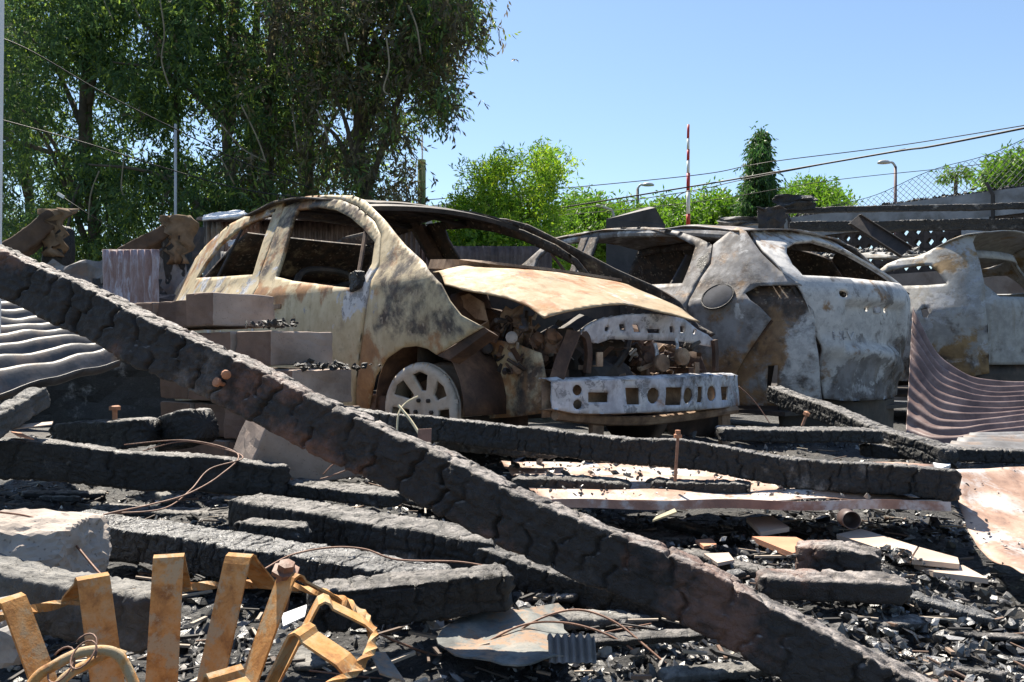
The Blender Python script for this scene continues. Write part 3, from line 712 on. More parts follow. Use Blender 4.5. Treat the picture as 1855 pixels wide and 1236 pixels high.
gb1 = lambda x, y, z: x - xbeam(y)
bm_o = [(q.y, q.z) for q in (C1.hit(px, py, gb1, 2, 6) for px, py in bm_px)]
def bh(poly): return [(q.y, q.z) for q in (C1.hit(px, py, gb1, 2, 6) for px, py in poly)]
bm_h = [bh(h) for h in (oval(1046, 707, 9, 10), oval(1046, 733, 9, 9), rect(1083, 720, 18, 9), rect(1146, 718, 12, 15), oval(1182, 717, 11, 15), rect(1217, 718, 14, 16), oval(1243, 717, 9, 15), rect(1265, 715, 5, 14), oval(1288, 713, 8, 14), rect(1312, 713, 7, 12))]
bm = C1.part('bumper_beam', bm_o, bm_h, lambda y, z: (xbeam(y) + dent(0, y, z, .014, 7, 2), y, z), M['ashy_iron'], .014, .008, lambda x, y, z: (.20, .24, .48), label='ash-white bumper beam punched with holes')
zt_ = max(p[1] for p in bm_o); zb_ = min(p[1] for p in bm_o); ys_ = np.linspace(min(p[0] for p in bm_o), max(p[0] for p in bm_o), 30)
for nm, dx0, dx1, z0, z1 in (('beam_top_flange', .0, -.075, -.004, .008), ('beam_bottom_flange', .0, -.075, .0, -.004)):
    zz = zt_ if 'top' in nm else zb_ + .012
    ed_ = sorted(bm_o[:6]) if 'top' in nm else sorted(bm_o[6:]); zl = [float(np.interp(y, [p[0] for p in ed_], [p[1] for p in ed_])) for y in ys_]
    V = []; Fc = []
    for y, zz in zip(ys_, zl):
        V += [Vector((xbeam(y) + dx0, y, zz + z0)), Vector((xbeam(y) - .04, y, zz + z1 + .004 * math.sin(y * 31))), Vector((xbeam(y) + dx1, y, zz + z1))]
    for i in range(29): Fc += [(3 * i, 3 * i + 3, 3 * i + 4, 3 * i + 1), (3 * i + 1, 3 * i + 4, 3 * i + 5, 3 * i + 2)]
    C1.raw(nm, (V, Fc), M['ashy_iron'] if 'top' in nm else M['tan_iron'], lambda x, y, z: (.08, .12, .6), bm, True, .004)
C1.part('beam_backing', [(-.6, zb_ + .01), (.62, zb_ + .01), (.62, zt_ - .01), (-.6, zt_ - .01)], [], lambda y, z: (xbeam(y) - .07, y, z), M['tan_iron'], .05, .005, None, bm)
for (px, py, r) in ((1200, 658, .040), (1237, 646, .040)):
    c = onx(px, py, XS + .06); h_ = C1.raw('horn', disc_ring(c, (1, -.15, .05), [(.02, -.03), (r, -.018), (r, .004), (r * .92, .010), (r * .8, .006), (r * .72, .010), (r * .55, .006), (r * .5, .011), (r * .3, .007), (r * .2, .012), (.004, .012)], 24), M['tan_iron'], None, None, True)
    C1.raw('horn_bracket', ribbon([c + Vector((-.03, 0, .01)), c + Vector((-.04, .01, .06)), c + Vector((-.05, .01, .09))], lambda i: (0, 1, 0), .02, .005), M['ashy_iron'], lambda x, y, z: (0, 0, .9), h_)
for (px, py) in ((1086, 651), (1262, 668)):
    c = onx(px, py, XS + .03); C1.raw('bracket', join(box(c, (.004, 0, 0), (0, .018, 0), (0, 0, .03)), box(c + Vector((-.02, 0, -.028)), (.02, 0, 0), (0, .018, 0), (0, 0, .003))), M['tan_iron'])
# lower cross member, crush rails and inner wings
C1.raw('lower_cross_member', tube([onx(px, py, .62) for px, py in ((1005, 752), (1100, 762), (1200, 760), (1332, 742))], .022, 8, smooth_n=5), M['tan_iron'])
for px in (1080, 1312):
    a = onx(px, 745, .60); C1.raw('cross_member_leg', box(a + Vector((0, 0, -.07)), (.012, 0, 0), (0, .035, 0), (0, 0, .10)), M['tan_iron'])
for sy in (-.46, .46):
    C1.raw('chassis_rail', box((.20, sy, .40), (.36, 0, 0), (0, .04, 0), (0, 0, .06)), M['brown_iron'])
ap = [C1.hit(px, py, lambda x, y, z: -y - .56) for px, py in ((845, 600), (880, 612), (930, 622), (978, 640), (992, 690), (992, 748), (930, 756), (855, 760), (835, 700), (825, 640))]
C1.part('inner_wing', [(q.x, q.z) for q in ap], [], lambda x, z: (x, -.56 + dent(x, 0, z, .03, 5), z), M['car_cream'], .03, .006, lambda x, y, z: (.42, .62, .0), label='brown heat-stained inner wing ahead of the wheel')
C1.part('inner_wing', [(q.x, q.z) for q in ap], [], lambda x, z: (x, .56, z), M['brown_iron'], .08, .006)

# lamp-bay wreckage and engine lumps
def lump(name, c, s, mat, seed, parent=None, car=None, res=2):
    bmx = bmesh.new(); bmesh.ops.create_icosphere(bmx, subdivisions=res, radius=1)
    V = []
    for v in bmx.verts:
        k = 1 + .35 * mnoise.noise(v.co * 1.7 + Vector((seed, 0, 0))) + .18 * mnoise.noise(v.co * 4.3 + Vector((0, seed, 0)))
        V.append(Vector(c) + Vector((v.co.x * s[0], v.co.y * s[1], v.co.z * s[2])) * k)
    Fc = [tuple(v.index for v in f.verts) for f in bmx.faces]; bmx.free()
    return (car or C1).raw(name, (V, Fc), mat, None, parent)
for i, (c, s, m) in enumerate((((.18, .05, .55), (.22, .26, .16), 'dark_iron'), ((.30, -.22, .50), (.14, .13, .14), 'dark_iron'), ((.28, .34, .52), (.13, .12, .15), 'brown_iron'), ((.10, -.45, .66), (.12, .09, .08), 'brown_iron'), ((.42, -.10, .42), (.10, .2, .10), 'dark_iron'))):
    lump('engine_block' if i == 0 else 'engine_lump', c, s, M[m], 11 + i)
for i, (px, py, w, h) in enumerate(((905, 600, .09, .06), (948, 612, .07, .05), (968, 640, .06, .07), (1000, 620, .05, .05), (925, 575, .06, .04))):
    c = C1.hit(px, py, lambda x, y, z: -y - .50); V = []
    for a in range(5):
        for b in range(5):
            u, v = a / 4 - .5, b / 4 - .5
            V.append(c + Vector((u * w * 2, .06 * mnoise.noise(Vector((a * .9, b * .9, i * 7))), v * h * 2 + .03 * mnoise.noise(Vector((a * .7, i * 5, b * .8))))))
    C1.raw('crumpled_plate', (V, [(a * 5 + b, a * 5 + b + 1, a * 5 + b + 6, a * 5 + b + 5) for a in range(4) for b in range(4)]), M['tan_iron' if i in (1, 4) else 'brown_iron'], None, None, False, .004)
pl = [C1.hit(px, py, lambda x, y, z: -y - .60) for px, py in ((823, 540), (850, 532), (876, 548), (884, 582), (862, 578))]
C1.raw('lamp_bracket', (pl, [(0, 1, 2, 3, 4)]), M['tan_iron'], None, None, False, .004)
C1.raw('battery_tray_rail', tube([C1.hit(px, py, lambda x, y, z: -y - .48) for px, py in ((885, 595), (925, 610), (960, 632), (990, 650))], .014, 6, smooth_n=5), M['brown_iron'])
C1.raw('strut_tower', disc_ring((.02, -.52, .80), (0, 0, 1), [(.12, -.3), (.10, -.04), (.085, 0), (.03, .015), (.005, .015)], 18), M['brown_iron'], None, None, True)
C1.raw('hose', tube([(.45, .1, .60), (.5, .0, .52), (.48, -.08, .44), (.5, -.14, .40)], .018, 7, smooth_n=5), M['dark_iron'])
# wheel arch liner and wheel
V = []; Fc = []
for i in range(15):
    a = math.pi * (i / 14) * 1.0
    for y in (-.80, -.70, -.48): V.append(Vector((.335 * math.cos(a), y, .27 + .335 * math.sin(a) * (1.02))))
for i in range(14):
    for k in range(2): Fc.append((3 * i + k, 3 * i + k + 1, 3 * i + k + 4, 3 * i + k + 3))
C1.raw('wheel_arch_liner', (V, Fc), M['brown_iron'], None, f1, True, .004)
C1.part('wheel_well_wall', [(-.36, .1), (.36, .1), (.36, .5), (.22, .62), (-.22, .62), (-.36, .5)], [], lambda x, z: (x, -.47, z), M['brown_iron'], .1, .005)
wc = C1.hit(769, 741, lambda x, y, z: -y - .775)
WR = .196; wst = R(17)
wa = Matrix.Rotation(wst, 3, 'Z')
def wloc(u, v, off): return wc + wa @ Vector((u, -off, v))
wh_o = oval(0, 0, WR, WR, 48); wh_h = []
for k in range(7):
    a = math.pi / 2 + 2 * math.pi * k / 7
    pts = []
    for r, da in ((.082, -.17), (.082, .17), (.13, .245), (.158, .27), (.166, .0), (.158, -.27), (.13, -.245)): pts.append((r * math.cos(a + da), r * math.sin(a + da)))
    wh_h.append(pts)
def dish(u, v):
    r = math.hypot(u, v); return wloc(u, v, .03 - .035 * sstep(.19, .06, r) - .012 * sstep(.18, .197, r))
wheel = C1.part('wheel', wh_o, wh_h, dish, M['alloy'], .012, .018, None, None, 'bare seven-spoke alloy wheel without its tyre')
C1.raw('wheel_barrel', disc_ring(wc, wa @ Vector((0, -1, 0)), [(.196, .020), (.204, .018), (.206, .012), (.19, -.0), (.182, -.05), (.188, -.12), (.206, -.15), (.20, -.155)], 40, caps=False), M['alloy'], None, wheel, True)
C1.raw('brake_disc', disc_ring(wc, wa @ Vector((0, -1, 0)), [(.13, -.075), (.13, -.055), (.07, -.052), (.06, -.03), (.01, -.03)], 28), M['tan_iron'], None, wheel, True)
for k in range(5):
    a = math.pi / 2 + .63 + 2 * math.pi * k / 5; c = wloc(.045 * math.cos(a), .045 * math.sin(a), .006)
    C1.raw('wheel_nut', disc_ring(c, wa @ Vector((0, -1, 0)), [(.010, -.01), (.010, .008), (.006, .012)], 6), M['dark_iron'], None, wheel)
for x in (-2.46,):
    for sy in (-.72, .72):
        C1.raw('rear_wheel', disc_ring((x, sy, .22), (0, math.copysign(1, sy), 0), [(.10, -.1), (.2, -.08), (.2, .03), (.16, .02), (.05, .0)], 28), M['dark_iron'], None, None, True)
C1.raw('front_wheel', disc_ring((0, .72, .22), (0, 1, 0), [(.10, -.1), (.2, -.08), (.2, .03), (.16, .02), (.05, .0)], 28), M['dark_iron'], None, None, True)

# tangle of brackets, pipes and burnt scraps in the engine bay
rw = random.Random(21)
for mt, n in (('tan_iron', 40), ('brown_iron', 60), ('dark_iron', 50), ('ash_scrap', 18)):
    ps = []
    for _ in range(n):
        if rw.random() < .45: c = Vector((rw.uniform(.18, .50), rw.uniform(-.62, -.34), rw.uniform(.44, .68)))
        else: c = Vector((rw.uniform(.30, .60), rw.uniform(-.42, .52), rw.uniform(.40, .62)))
        k = rw.random()
        if k < .4: ps.append(tube([c, c + Vector((rw.uniform(-.03, .03), rw.uniform(-.04, .04), rw.uniform(-.03, .03))), c + Vector((rw.uniform(-.06, .06), rw.uniform(-.07, .07), rw.uniform(-.05, .05)))], rw.uniform(.004, .013), 6, smooth_n=4))
        elif k < .8:
            a = Vector((rw.gauss(0, 1), rw.gauss(0, 1), rw.gauss(0, 1))).normalized(); b_ = a.cross(Vector((rw.gauss(0, 1), rw.gauss(0, 1), rw.gauss(0, 1)))).normalized(); s_ = rw.uniform(.012, .035); ps.append(box(c, a * s_, b_ * s_ * rw.uniform(.3, 1), a.cross(b_) * .002))
        else: ps.append(disc_ring(c, (rw.gauss(.8, .3), rw.gauss(0, .5), rw.gauss(0, .4)), [(.012, -.02), (.026, -.018), (.026, .01), (.016, .014)], 12))
    o_ = C1.raw('bay_wreckage', join(*ps), M[mt]); o_['kind'] = 'stuff'
# ================================================================== the grey crossover, seen from its rear corner
C2 = Car('burnt_crossover', 'burnt-out grey crossover standing tail-on behind the cream hatchback', (1.74, 5.60), R(126), -.155)
def ys2(x, z):
    w = .875
    if z > 1.0: w -= (z - 1.0) * .60
    w -= .06 * ((z - .8) / .5) ** 2 if z < .8 else 0
    w += .015 * math.exp(-((z - .98) / .05) ** 2)
    if x < -.1: w -= .30 * ((x + .1) / .7) ** 2
    return w
g2 = lambda x, y, z: y - ys2(x, z)
def xt2(y, z):
    x = -.86 + .60 * sstep(1.02, 1.62, z) * 1.05 + .07 * sstep(.95, .45, z)
    return x + .32 * (y / .75) ** 2 * .75
gr2 = lambda x, y, z: xt2(y, z) - x
def S2(pts): return [(q.x, q.z) for q in (C2.hit(px, py, g2, 3, 12) for px, py in pts)]
def T2(pts): return [(q.y, q.z) for q in (C2.hit(px, py, gr2, 3, 9) for px, py in pts)]
def side2(sgn, off=0.0, da=.006, seed=0): return lambda x, z: (x, sgn * (ys2(x, z) + off + dent(x, 0, z, da, 3, seed)), z)
def z2_door(x, y, z): return (.95, .2, 0) if y < 0 else (.25 + .35 * sstep(1.05, 1.2, z), .22, .55 * sstep(1.02, .85, z))
def z2_q(x, y, z):
    if y < 0: return (.9, .3, 0)
    return (.26 + .2 * sstep(1.3, 1.05, z) * sstep(-.45, -.1, x), .30 + .36 * sstep(.85, .6, z) + .26 * sstep(1.38, 1.56, z), .24 - .15 * sstep(1.0, .7, z))
roof2 = [(1003, 433), (1035, 425), (1073, 418), (1115, 413), (1157, 410), (1241, 408), (1334, 412)]
q_o = S2([(1293, 444), (1318, 424), (1336, 413), (1352, 420), (1380, 460), (1413, 492), (1452, 517), (1410, 517), (1374, 518), (1349, 531), (1376, 556), (1398, 578), (1370, 618), (1342, 660), (1322, 712), (1296, 740), (1150, 740), (1160, 600), (1238, 590), (1247, 562), (1256, 534), (1271, 505), (1289, 479)])
d2_o = S2([(1074, 421), (1115, 415), (1170, 413), (1232, 421), (1270, 434), (1291, 445), (1287, 479), (1269, 505), (1254, 534), (1245, 560), (1236, 588), (1150, 600), (1040, 600), (1040, 520), (1054, 470)])
d2_h = S2([(1087, 424), (1130, 418), (1177, 419), (1225, 428), (1262, 447), (1252, 480), (1238, 515), (1160, 518), (1066, 514), (1072, 466)])
q_slot = S2([(1268, 462), (1285, 456), (1282, 478), (1268, 502), (1258, 503)])
f2_o = S2([(1072, 421), (1052, 470), (1038, 520), (1038, 600), (900, 610), (900, 520), (960, 470), (1003, 433), (1035, 426)])
f2_h = S2([(1012, 435), (1040, 428), (1057, 425), (1044, 462), (1028, 510), (960, 512), (975, 470)])
for sgn in (1, -1):
    q = C2.part('rear_quarter', q_o, [], side2(sgn, .001, .006), M['car_grey'], .028, .012, z2_q, None, 'blue-grey rear quarter with round filler flap' if sgn > 0 else None)
    C2.part('rear_door', d2_o, [d2_h] if sgn > 0 else [], side2(sgn, 0, .008, 4), M['car_grey'], .03, .022, z2_door)
    C2.part('front_door', f2_o, [f2_h] if sgn > 0 else [], side2(sgn, 0, .008, 6), M['car_grey'], .035, .022, z2_door)
    if sgn > 0:
        fc = C2.hit(1301, 540, g2, 3, 9); e = .01
        n_ = Vector((-(ys2(fc.x + e, fc.z) - ys2(fc.x - e, fc.z)) / (2 * e), 1, -(ys2(fc.x, fc.z + e) - ys2(fc.x, fc.z - e)) / (2 * e))).normalized()
        fo = C2.raw('filler_flap', disc_ring(fc + n_ * .004, n_, [(.095, -.004), (.095, .006), (.088, .011), (.003, .013)], 30), M['dark_flap'] if 'dark_flap' in M else M['dark_iron'], None, q, True)
        C2.raw('filler_rim', tube([fc + n_ * .012 + .099 * (math.cos(a) * n_.cross(Vector((0, 0, 1))).normalized() + math.sin(a) * n_.cross(n_.cross(Vector((0, 0, 1)))).normalized()) for a in np.linspace(0, 2 * math.pi, 33)], .005, 5), M['char'], None, q)
        sl = [Vector(side2(1, .008)(x, z)) for x, z in q_slot]; C2.raw('quarter_light', (sl, [tuple(range(len(sl)))]), M['char'], None, q, False, .006)
        sp = [Vector(side2(1, -.004)(x, z)) for x, z in S2([(1058, 421), (1074, 421), (1062, 455), (1042, 512), (1026, 514), (1046, 455)])]
        C2.raw('door_pillar', (sp, [tuple(range(6))]), M['car_grey'], lambda x, y, z: (.05, .1, .75), None, False, .02)
# exposed metal where lamp and bumper burnt away
in_o = S2([(1320, 520), (1365, 506), (1440, 510), (1466, 560), (1482, 640), (1490, 735), (1300, 735), (1290, 700), (1310, 650), (1345, 600), (1355, 575), (1335, 550)])
in_h = S2([(1389, 663), (1408, 662), (1408, 706), (1388, 706)])
C2.part('bare_rear_corner', in_o, [in_h], lambda x, z: (x + .02, ys2(x, z) - .035 - .035 * sstep(.75, .95, z) + dent(x, 3, z, .018, 5), z), M['car_grey'], .026, .006,
        lambda x, y, z: (.30 + .4 * sstep(.85, 1.0, z), .62 - .3 * sstep(-.55, -.75, x), .25 + .5 * sstep(-.58, -.75, x)), label='rust-brown bare corner where the bumper burnt away')
fd = [Vector((q.x, q.y + .03, q.z)) for q in (C2.hit(px, py, lambda x, y, z: y - ys2(x, z) + .06, 3, 9) for px, py in ((1400, 578), (1370, 618), (1334, 662), (1318, 690)))]
C2.raw('body_crease', ribbon(catmull(fd, 4), lambda i: (.6, 0, .8), .045, .02), M['brown_iron'])
# roof
ra2 = S2(roof2)
def zr2(x, y):
    xs_ = [p[0] for p in ra2][::-1]; zs_ = [p[1] for p in ra2][::-1]; return float(np.interp(x, xs_, zs_)) + .05 * (1 - (y / .6) ** 2) - .03 - .03 * sstep(-.2, -.5, x)
xa2 = ra2[-1][0]; xb2 = ra2[0][0]
wr2 = lambda x: ys2(x, zr2(x, .6)) + .01
C2.part('roof', [(xa2 - .03, -wr2(xa2)), (xa2 - .14, -.3), (xa2 - .16, 0), (xa2 - .14, .3), (xa2 - .03, wr2(xa2)), (.6, wr2(.6)), (xb2, wr2(xb2)), (xb2 + .06, 0), (xb2, -wr2(xb2)), (.6, -wr2(.6))], [], lambda x, y: (x, y, zr2(x, y) + dent(x, y, 0, .03, 2.4)), M['car_grey'], .045, .008, lambda x, y, z: (.15, .42, .30))
V = [Vector((x, sg * (wr2(x) - .02), zr2(x, .55) - .03)) for sg in (1,) for x in np.linspace(xa2, xb2, 16)]
C2.raw('roof_rail', tube(V, .028, 8), M['car_grey'], lambda x, y, z: (.2, .2, .4))
C2.raw('roof_rail', tube([Vector((v.x, -v.y, v.z)) for v in V], .028, 8), M['car_grey'], lambda x, y, z: (.6, .2, .1))
# tailgate (left half read off, right half mirrored)
lo = T2([(1358, 420), (1384, 458), (1418, 494), (1446, 520), (1464, 562), (1482, 640), (1492, 722)])
zbot = lo[-1][1] - .01; ytop = lo[0][0]
tg_o = lo + [(.25, zbot - .008), (0, zbot - .01), (-.25, zbot - .008)] + [(-y, z) for y, z in reversed(lo)] + [(-.25, lo[0][1] + .02), (0, lo[0][1] + .03), (.25, lo[0][1] + .02)]
wl = T2([(1424, 462), (1424, 449), (1440, 440), (1470, 437)]); wb = T2([(1452, 501), (1434, 482)])
tg_h = [(wb[0]), (wb[1]), (wl[0]), (wl[1]), (wl[2]), (wl[3])]
zc = wl[3][1]; zb2 = wb[0][1]
hole = [(y, z) for y, z in tg_h] + [(0, zc + .012)] + [(-y, z) for y, z in reversed(tg_h)] + [(0, zb2 - .012)]
def tg(y, z):
    rec = .05 * sstep(.34, .30, abs(y)) * sstep(.70, .73, z) * sstep(.995, .97, z)
    ridge = .03 * math.exp(-((z - (.72 - .25 * max(0, -y + .1))) / .05) ** 2)
    return (xt2(y, z) + rec - ridge + dent(0, y, z, .005, 4, 3), y, z)
def z2_t(x, y, z): return (.14 + .45 * sstep(.1, -.35, y) * sstep(.95, .6, z) + .1 * sstep(.62, .5, z), .22 + .3 * sstep(1.35, 1.5, z), .72 - .35 * sstep(.74, .6, z))
holes2 = [hole]
for (yy, zz, ry, rz) in ((.10, .955, .022, .016), (-.10, .955, .022, .020), (.34, 1.035, .035, .022)): holes2.append(oval(yy, zz, ry, rz, 10))
tgo = C2.part('tailgate', tg_o, holes2, tg, M['car_grey'], .024, .02, z2_t, None, 'ash-white tailgate with an empty rear window')
C2.raw('lock_plate', box((xt2(0, .955) + .035, 0, .955), (.004, 0, 0), (0, .035, 0), (0, 0, .022)), M['ashy_iron'], lambda x, y, z: (.3, .1, .6), tgo)
C2.raw('seal_channel', tube([Vector(tg(y, z)) + Vector((.035, 0, 0)) for y, z in [(a, b) for a, b in lo]], .012, 7, smooth_n=4), M['dark_iron'], None, tgo)
# raised model letters left of the tailgate's middle
def letters(txt, size):
    cu = bpy.data.curves.new('letters', 'FONT'); cu.body = txt; cu.size = size; cu.extrude = .0025; cu.space_character = 1.05
    ob = bpy.data.objects.new('letters', cu); link(ob); dg = bpy.context.evaluated_depsgraph_get(); me = bpy.data.meshes.new_from_object(ob.evaluated_get(dg))
    V = [v.co.copy() for v in me.vertices]; Fc = [tuple(p.vertices) for p in me.polygons]
    bpy.data.objects.remove(ob); bpy.data.meshes.remove(me); return V, Fc
lt = T2([(1500, 616)])[0]; lV, lF = letters('HR-V', .075)
C2.raw('model_letters', ([Vector(tg(lt[0] - v.x * 1.25, lt[1] + v.y)) + Vector((-.013 - v.z, 0, 0)) for v in lV], lF), M['ashy_iron'], lambda x, y, z: (0, 0, 1.0), tgo)
# inner rear panel below the tailgate, dark cabin
C2.part('rear_panel', [(-.6, .10), (.6, .10), (.64, .50), (-.64, .50)], [], lambda y, z: (xt2(y, .5) + .05 + dent(0, y, z, .02, 6), y, z), M['dark_iron'], .06, .008)
C2.raw('floor_pan', box((.9, 0, .34), (1.6, 0, 0), (0, .74, 0), (0, 0, .012)), M['dark_iron'])
C2.part('seat_back_panel', [(-.66, .35), (.66, .35), (.66, 1.08), (.5, 1.36), (-.5, 1.36), (-.66, 1.08)], [], lambda y, z: (.45 - .2 * (z - .35), y, z), M['dark_iron'], .1, .02)
for sy in (-.36, .36):
    fr = [(1.3, sy - .22, .42), (1.15, sy - .23, .8), (1.05, sy - .19, 1.1), (1.04, sy, 1.16), (1.05, sy + .19, 1.1), (1.15, sy + .23, .8), (1.3, sy + .22, .42)]
    C2.raw('seat_frame', tube(fr, .022, 7, smooth_n=5), M['dark_iron'])
hs = [(x, .35 - .7 * 0, z) for x, z in ((0, 0),)]
C2.raw('fallen_strut', tube([(.2, .55, .95), (.75, .62, 1.12)], .012, 6), M['tan_iron'])
for x in (0, 2.61):
    for sy in (-.75, .75): C2.raw('wheel', disc_ring((x, sy, .34), (0, math.copysign(1, sy), 0), [(.10, -.1), (.22, -.08), (.22, .03), (.17, .02), (.05, .0)], 28), M['dark_iron'], None, None, True)
wi = [Vector(tg(y, z)) + Vector((.03, 0, 0)) for y, z in smooth_poly(hole, 2)]
C2.raw('window_rim', tube(wi + wi[:1], .010, 6), M['ashy_iron'], lambda x, y, z: (.1, .1, .6), tgo)

# ================================================================== the silver car at the right edge
C3 = Car('burnt_silver_car', 'burnt-out silver car with a sagging roof at the right edge', (3.70, 6.81), R(126), -.10)
def ys3(x, z):
    w = .83
    if z > .95: w -= (z - .95) * .42
    w -= .05 * ((z - .75) / .5) ** 2 if z < .75 else 0
    if x < -.1: w -= .34 * ((x + .1) / .7) ** 2
    return w
g3 = lambda x, y, z: y - ys3(x, z)
def xt3(y, z): return -.68 + .30 * sstep(.95, 1.5, z) + .3 * (y / .75) ** 2
gr3 = lambda x, y, z: xt3(y, z) - x
def S3(pts): return [(q.x, q.z) for q in (C3.hit(px, py, g3, 4, 12) for px, py in pts)]
def T3(pts): return [(q.y, q.z) for q in (C3.hit(px, py, gr3, 4, 10) for px, py in pts)]
def side3(sgn, off=0, da=.006, seed=0): return lambda x, z: (x, sgn * (ys3(x, z) + off + dent(x, 0, z, da, 3, seed)), z)
q3 = S3([(1608, 479), (1631, 470), (1656, 467), (1679, 459), (1700, 447), (1720, 436), (1740, 428), (1757, 424), (1768, 425), (1762, 439), (1774, 473), (1784, 520), (1788, 577), (1792, 676), (1740, 686), (1690, 690), (1560, 690), (1560, 525), (1590, 520), (1588, 495)])
h3 = S3([(1600, 494), (1630, 486), (1660, 482), (1684, 481), (1698, 492), (1716, 515), (1680, 518), (1631, 519), (1602, 519)])
h3b = S3([(1668, 560), (1680, 558), (1684, 568), (1680, 576), (1672, 575)])
def z3(x, y, z): return (.16 + .3 * sstep(.75, .5, z) * sstep(-.6, -.3, x), .20 + .5 * sstep(.82, .6, z) * sstep(.1, -.45, x) + .28 * sstep(1.18, 1.32, z), .35)
for sgn in (1, -1):
    C3.part('body_side', q3, [h3, h3b], side3(sgn), M['car_silver'], .03, .02, z3, None, 'dull silver side with window opening and rounded pillar' if sgn > 0 else None)
r3 = S3([(1560, 455), (1600, 462), (1631, 466), (1679, 456), (1720, 434), (1757, 423)])
def zr3(x, y):
    xs_ = [p[0] for p in r3][::-1]; zs_ = [p[1] for p in r3][::-1]
    e = float(np.interp(x, xs_, zs_)); far = sstep(.5, -.3, y)
    return e + .05 * (1 - (y / .6) ** 2) + .10 * far * sstep(0, 1, x) - .02 + .16 * sstep(.9, 1.9, x)
C3.part('roof', [(-.42, -.60), (-.52, -.3), (-.55, 0), (-.52, .3), (-.44, .56), (-.1, .64), (1.0, .66), (2.1, .6), (2.15, 0), (2.1, -.6), (1.0, -.66)], [], lambda x, y: (x, y, zr3(x, y) + dent(x, y, 0, .03, 2)), M['car_silver'], .05, .008, lambda x, y, z: (.10, .25, .35), label='silver roof panel sagging in the middle')
pl3 = [(2.1, .6), (2.5, .68), (2.75, .74)]
for sg in (1, -1):
    C3.raw('windscreen_pillar', ribbon(catmull([(2.1, sg * .60, zr3(2.1, .6)), (2.5, sg * .68, 1.25), (2.85, sg * .74, 1.02)], 4), lambda i: (0, 1, 0), .07, .04), M['car_silver'], lambda x, y, z: (.3, .3, .2))
    C3.raw('door_pillar', ribbon([(1.1, sg * .62, zr3(1.1, .6) - .03), (1.05, sg * .76, .9), (1.05, sg * .78, .4)], lambda i: (1, 0, 0), .1, .04), M['car_silver'], lambda x, y, z: (.3, .2, .3))
C3.part('bonnet', [(2.7, -.7), (3.5, -.62), (3.55, 0), (3.5, .62), (2.7, .7)], [], lambda x, y: (x, y, 1.0 - .25 * (x - 2.7) - .05 * y * y), M['car_silver'], .08, .01, lambda x, y, z: (.2, .4, .2))
lo3 = [(.56, 1.44), (.60, 1.30), (.63, 1.10), (.645, .95), (.62, .75), (.58, .55)]
t3 = lo3 + [(-y, z) for y, z in reversed(lo3)]
th3 = [(.44, 1.06), (.48, 1.15), (.46, 1.32), (.40, 1.38), (-.40, 1.38), (-.46, 1.32), (-.48, 1.15), (-.44, 1.06)]
to3 = C3.part('tailgate', t3, [th3], lambda y, z: (xt3(y, z) - .005 + dent(0, y, z, .008, 4), y, z), M['car_silver'], .028, .022, lambda x, y, z: (.12, .12, .25))
C3.raw('seal_channel', tube([Vector((xt3(y, z) + .03, y + .02, z)) for y, z in lo3], .026, 7, smooth_n=4), M['char'], None, to3)
C3.raw('bare_rear_corner', ribbon([Vector((xt3(.66, z) + .02, .665, z)) for z in (.98, .8, .6, .4)], lambda i: (1, .6, 0), .12, .01), M['tan_iron'])
C3.raw('floor_pan', box((.9, 0, .3), (1.5, 0, 0), (0, .7, 0), (0, 0, .012)), M['dark_iron'])
C3.part('rear_panel', [(-.6, .15), (.6, .15), (.62, .56), (-.62, .56)], [], lambda y, z: (xt3(y, .6) + .05, y, z), M['dark_iron'], .08, .008)
C3.part('seat_back_panel', [(-.6, .35), (.6, .35), (.6, .95), (-.6, .95)], [], lambda y, z: (.5 - .2 * (z - .35), y, z), M['brown_iron'], .1, .02)
p3, s3 = [], []
M3 = C3.Rm
for _ in range(420):
    x = random.uniform(.15, 1.3); y = random.uniform(-.15, .62)
    if random.random() > 1.15 - abs(x - .7) * 1.1: continue
    q = M3 @ Vector((x, y, zr3(x, y) + dent(x, y, 0, .03, 2) + .012)) + C3.o; p3.append(q); s3.append(random.uniform(.01, .035))
chunks('roof_charcoal', p3, s3, M['char_glossy'], (.4, 1), 'black charcoal pieces lying on the sagging silver roof', 'charcoal')
# ------------------------------------------------------------------ fallen timbers
def bolt(c, d, L, r, parent, mat='bolt'):
    c = Vector(c); d = Vector(d).normalized()
    b = mk('bolt', *[x for x in tube([c, c + d * L], r, 8)], M[mat], parent, False, True)
    hv, hf = disc_ring(c + d * L, d, [(r * 2.1, -r * .9), (r * 2.1, r * .5), (r * 1.4, r * .9)], 10)
    mk('bolt_head', hv, hf, M[mat], b, False, True); return b
M['bolt'] = rusty('bolt', (.25, .10, .05), (.42, .19, .10), (.50, .27, .16), 30, None, .7)
t1 = timber('charred_beam', P(-170, 409, 1.80), P(1960, 1420, 1.13), .086, .092, 'char_brown', 'long thick charred beam slanting across the whole foreground', roll=R(6), seed=3, cl=.046, ct=.03, depth=.017, gw=.2, aw=.6, res=.06)
def on_t1(px, py, d): return P(px, py, d)
for px, py, d, dx in ((402, 668, 1.512, (.5, -1, -.25)), (404, 692, 1.508, (-.6, -1, .35))):
    bolt(on_t1(px + 5, py + 6, d), dx, .022, .0042, t1)
timber('charred_beam', P(640, 760, 2.85), P(1735, 884, 2.12), .075, .08, 'char', 'straight black beam lying in front of the hatchback bumper', seed=5, cl=.026, ct=.03, depth=.009, roll=R(4))
timber('charred_beam', P(-60, 830, 2.15), P(517, 868, 2.55), .09, .105, 'char', 'black beam with a bright top edge at the left', seed=8, cl=.045, ct=.05, depth=.010, gw=.16)
timber('charred_beam', P(440, 925, 2.25), P(905, 1005, 1.80), .12, .085, 'char', 'blackened squared timber lying left of the slanting beam', seed=12, cl=.03, ct=.045, depth=.010, gw=.16)
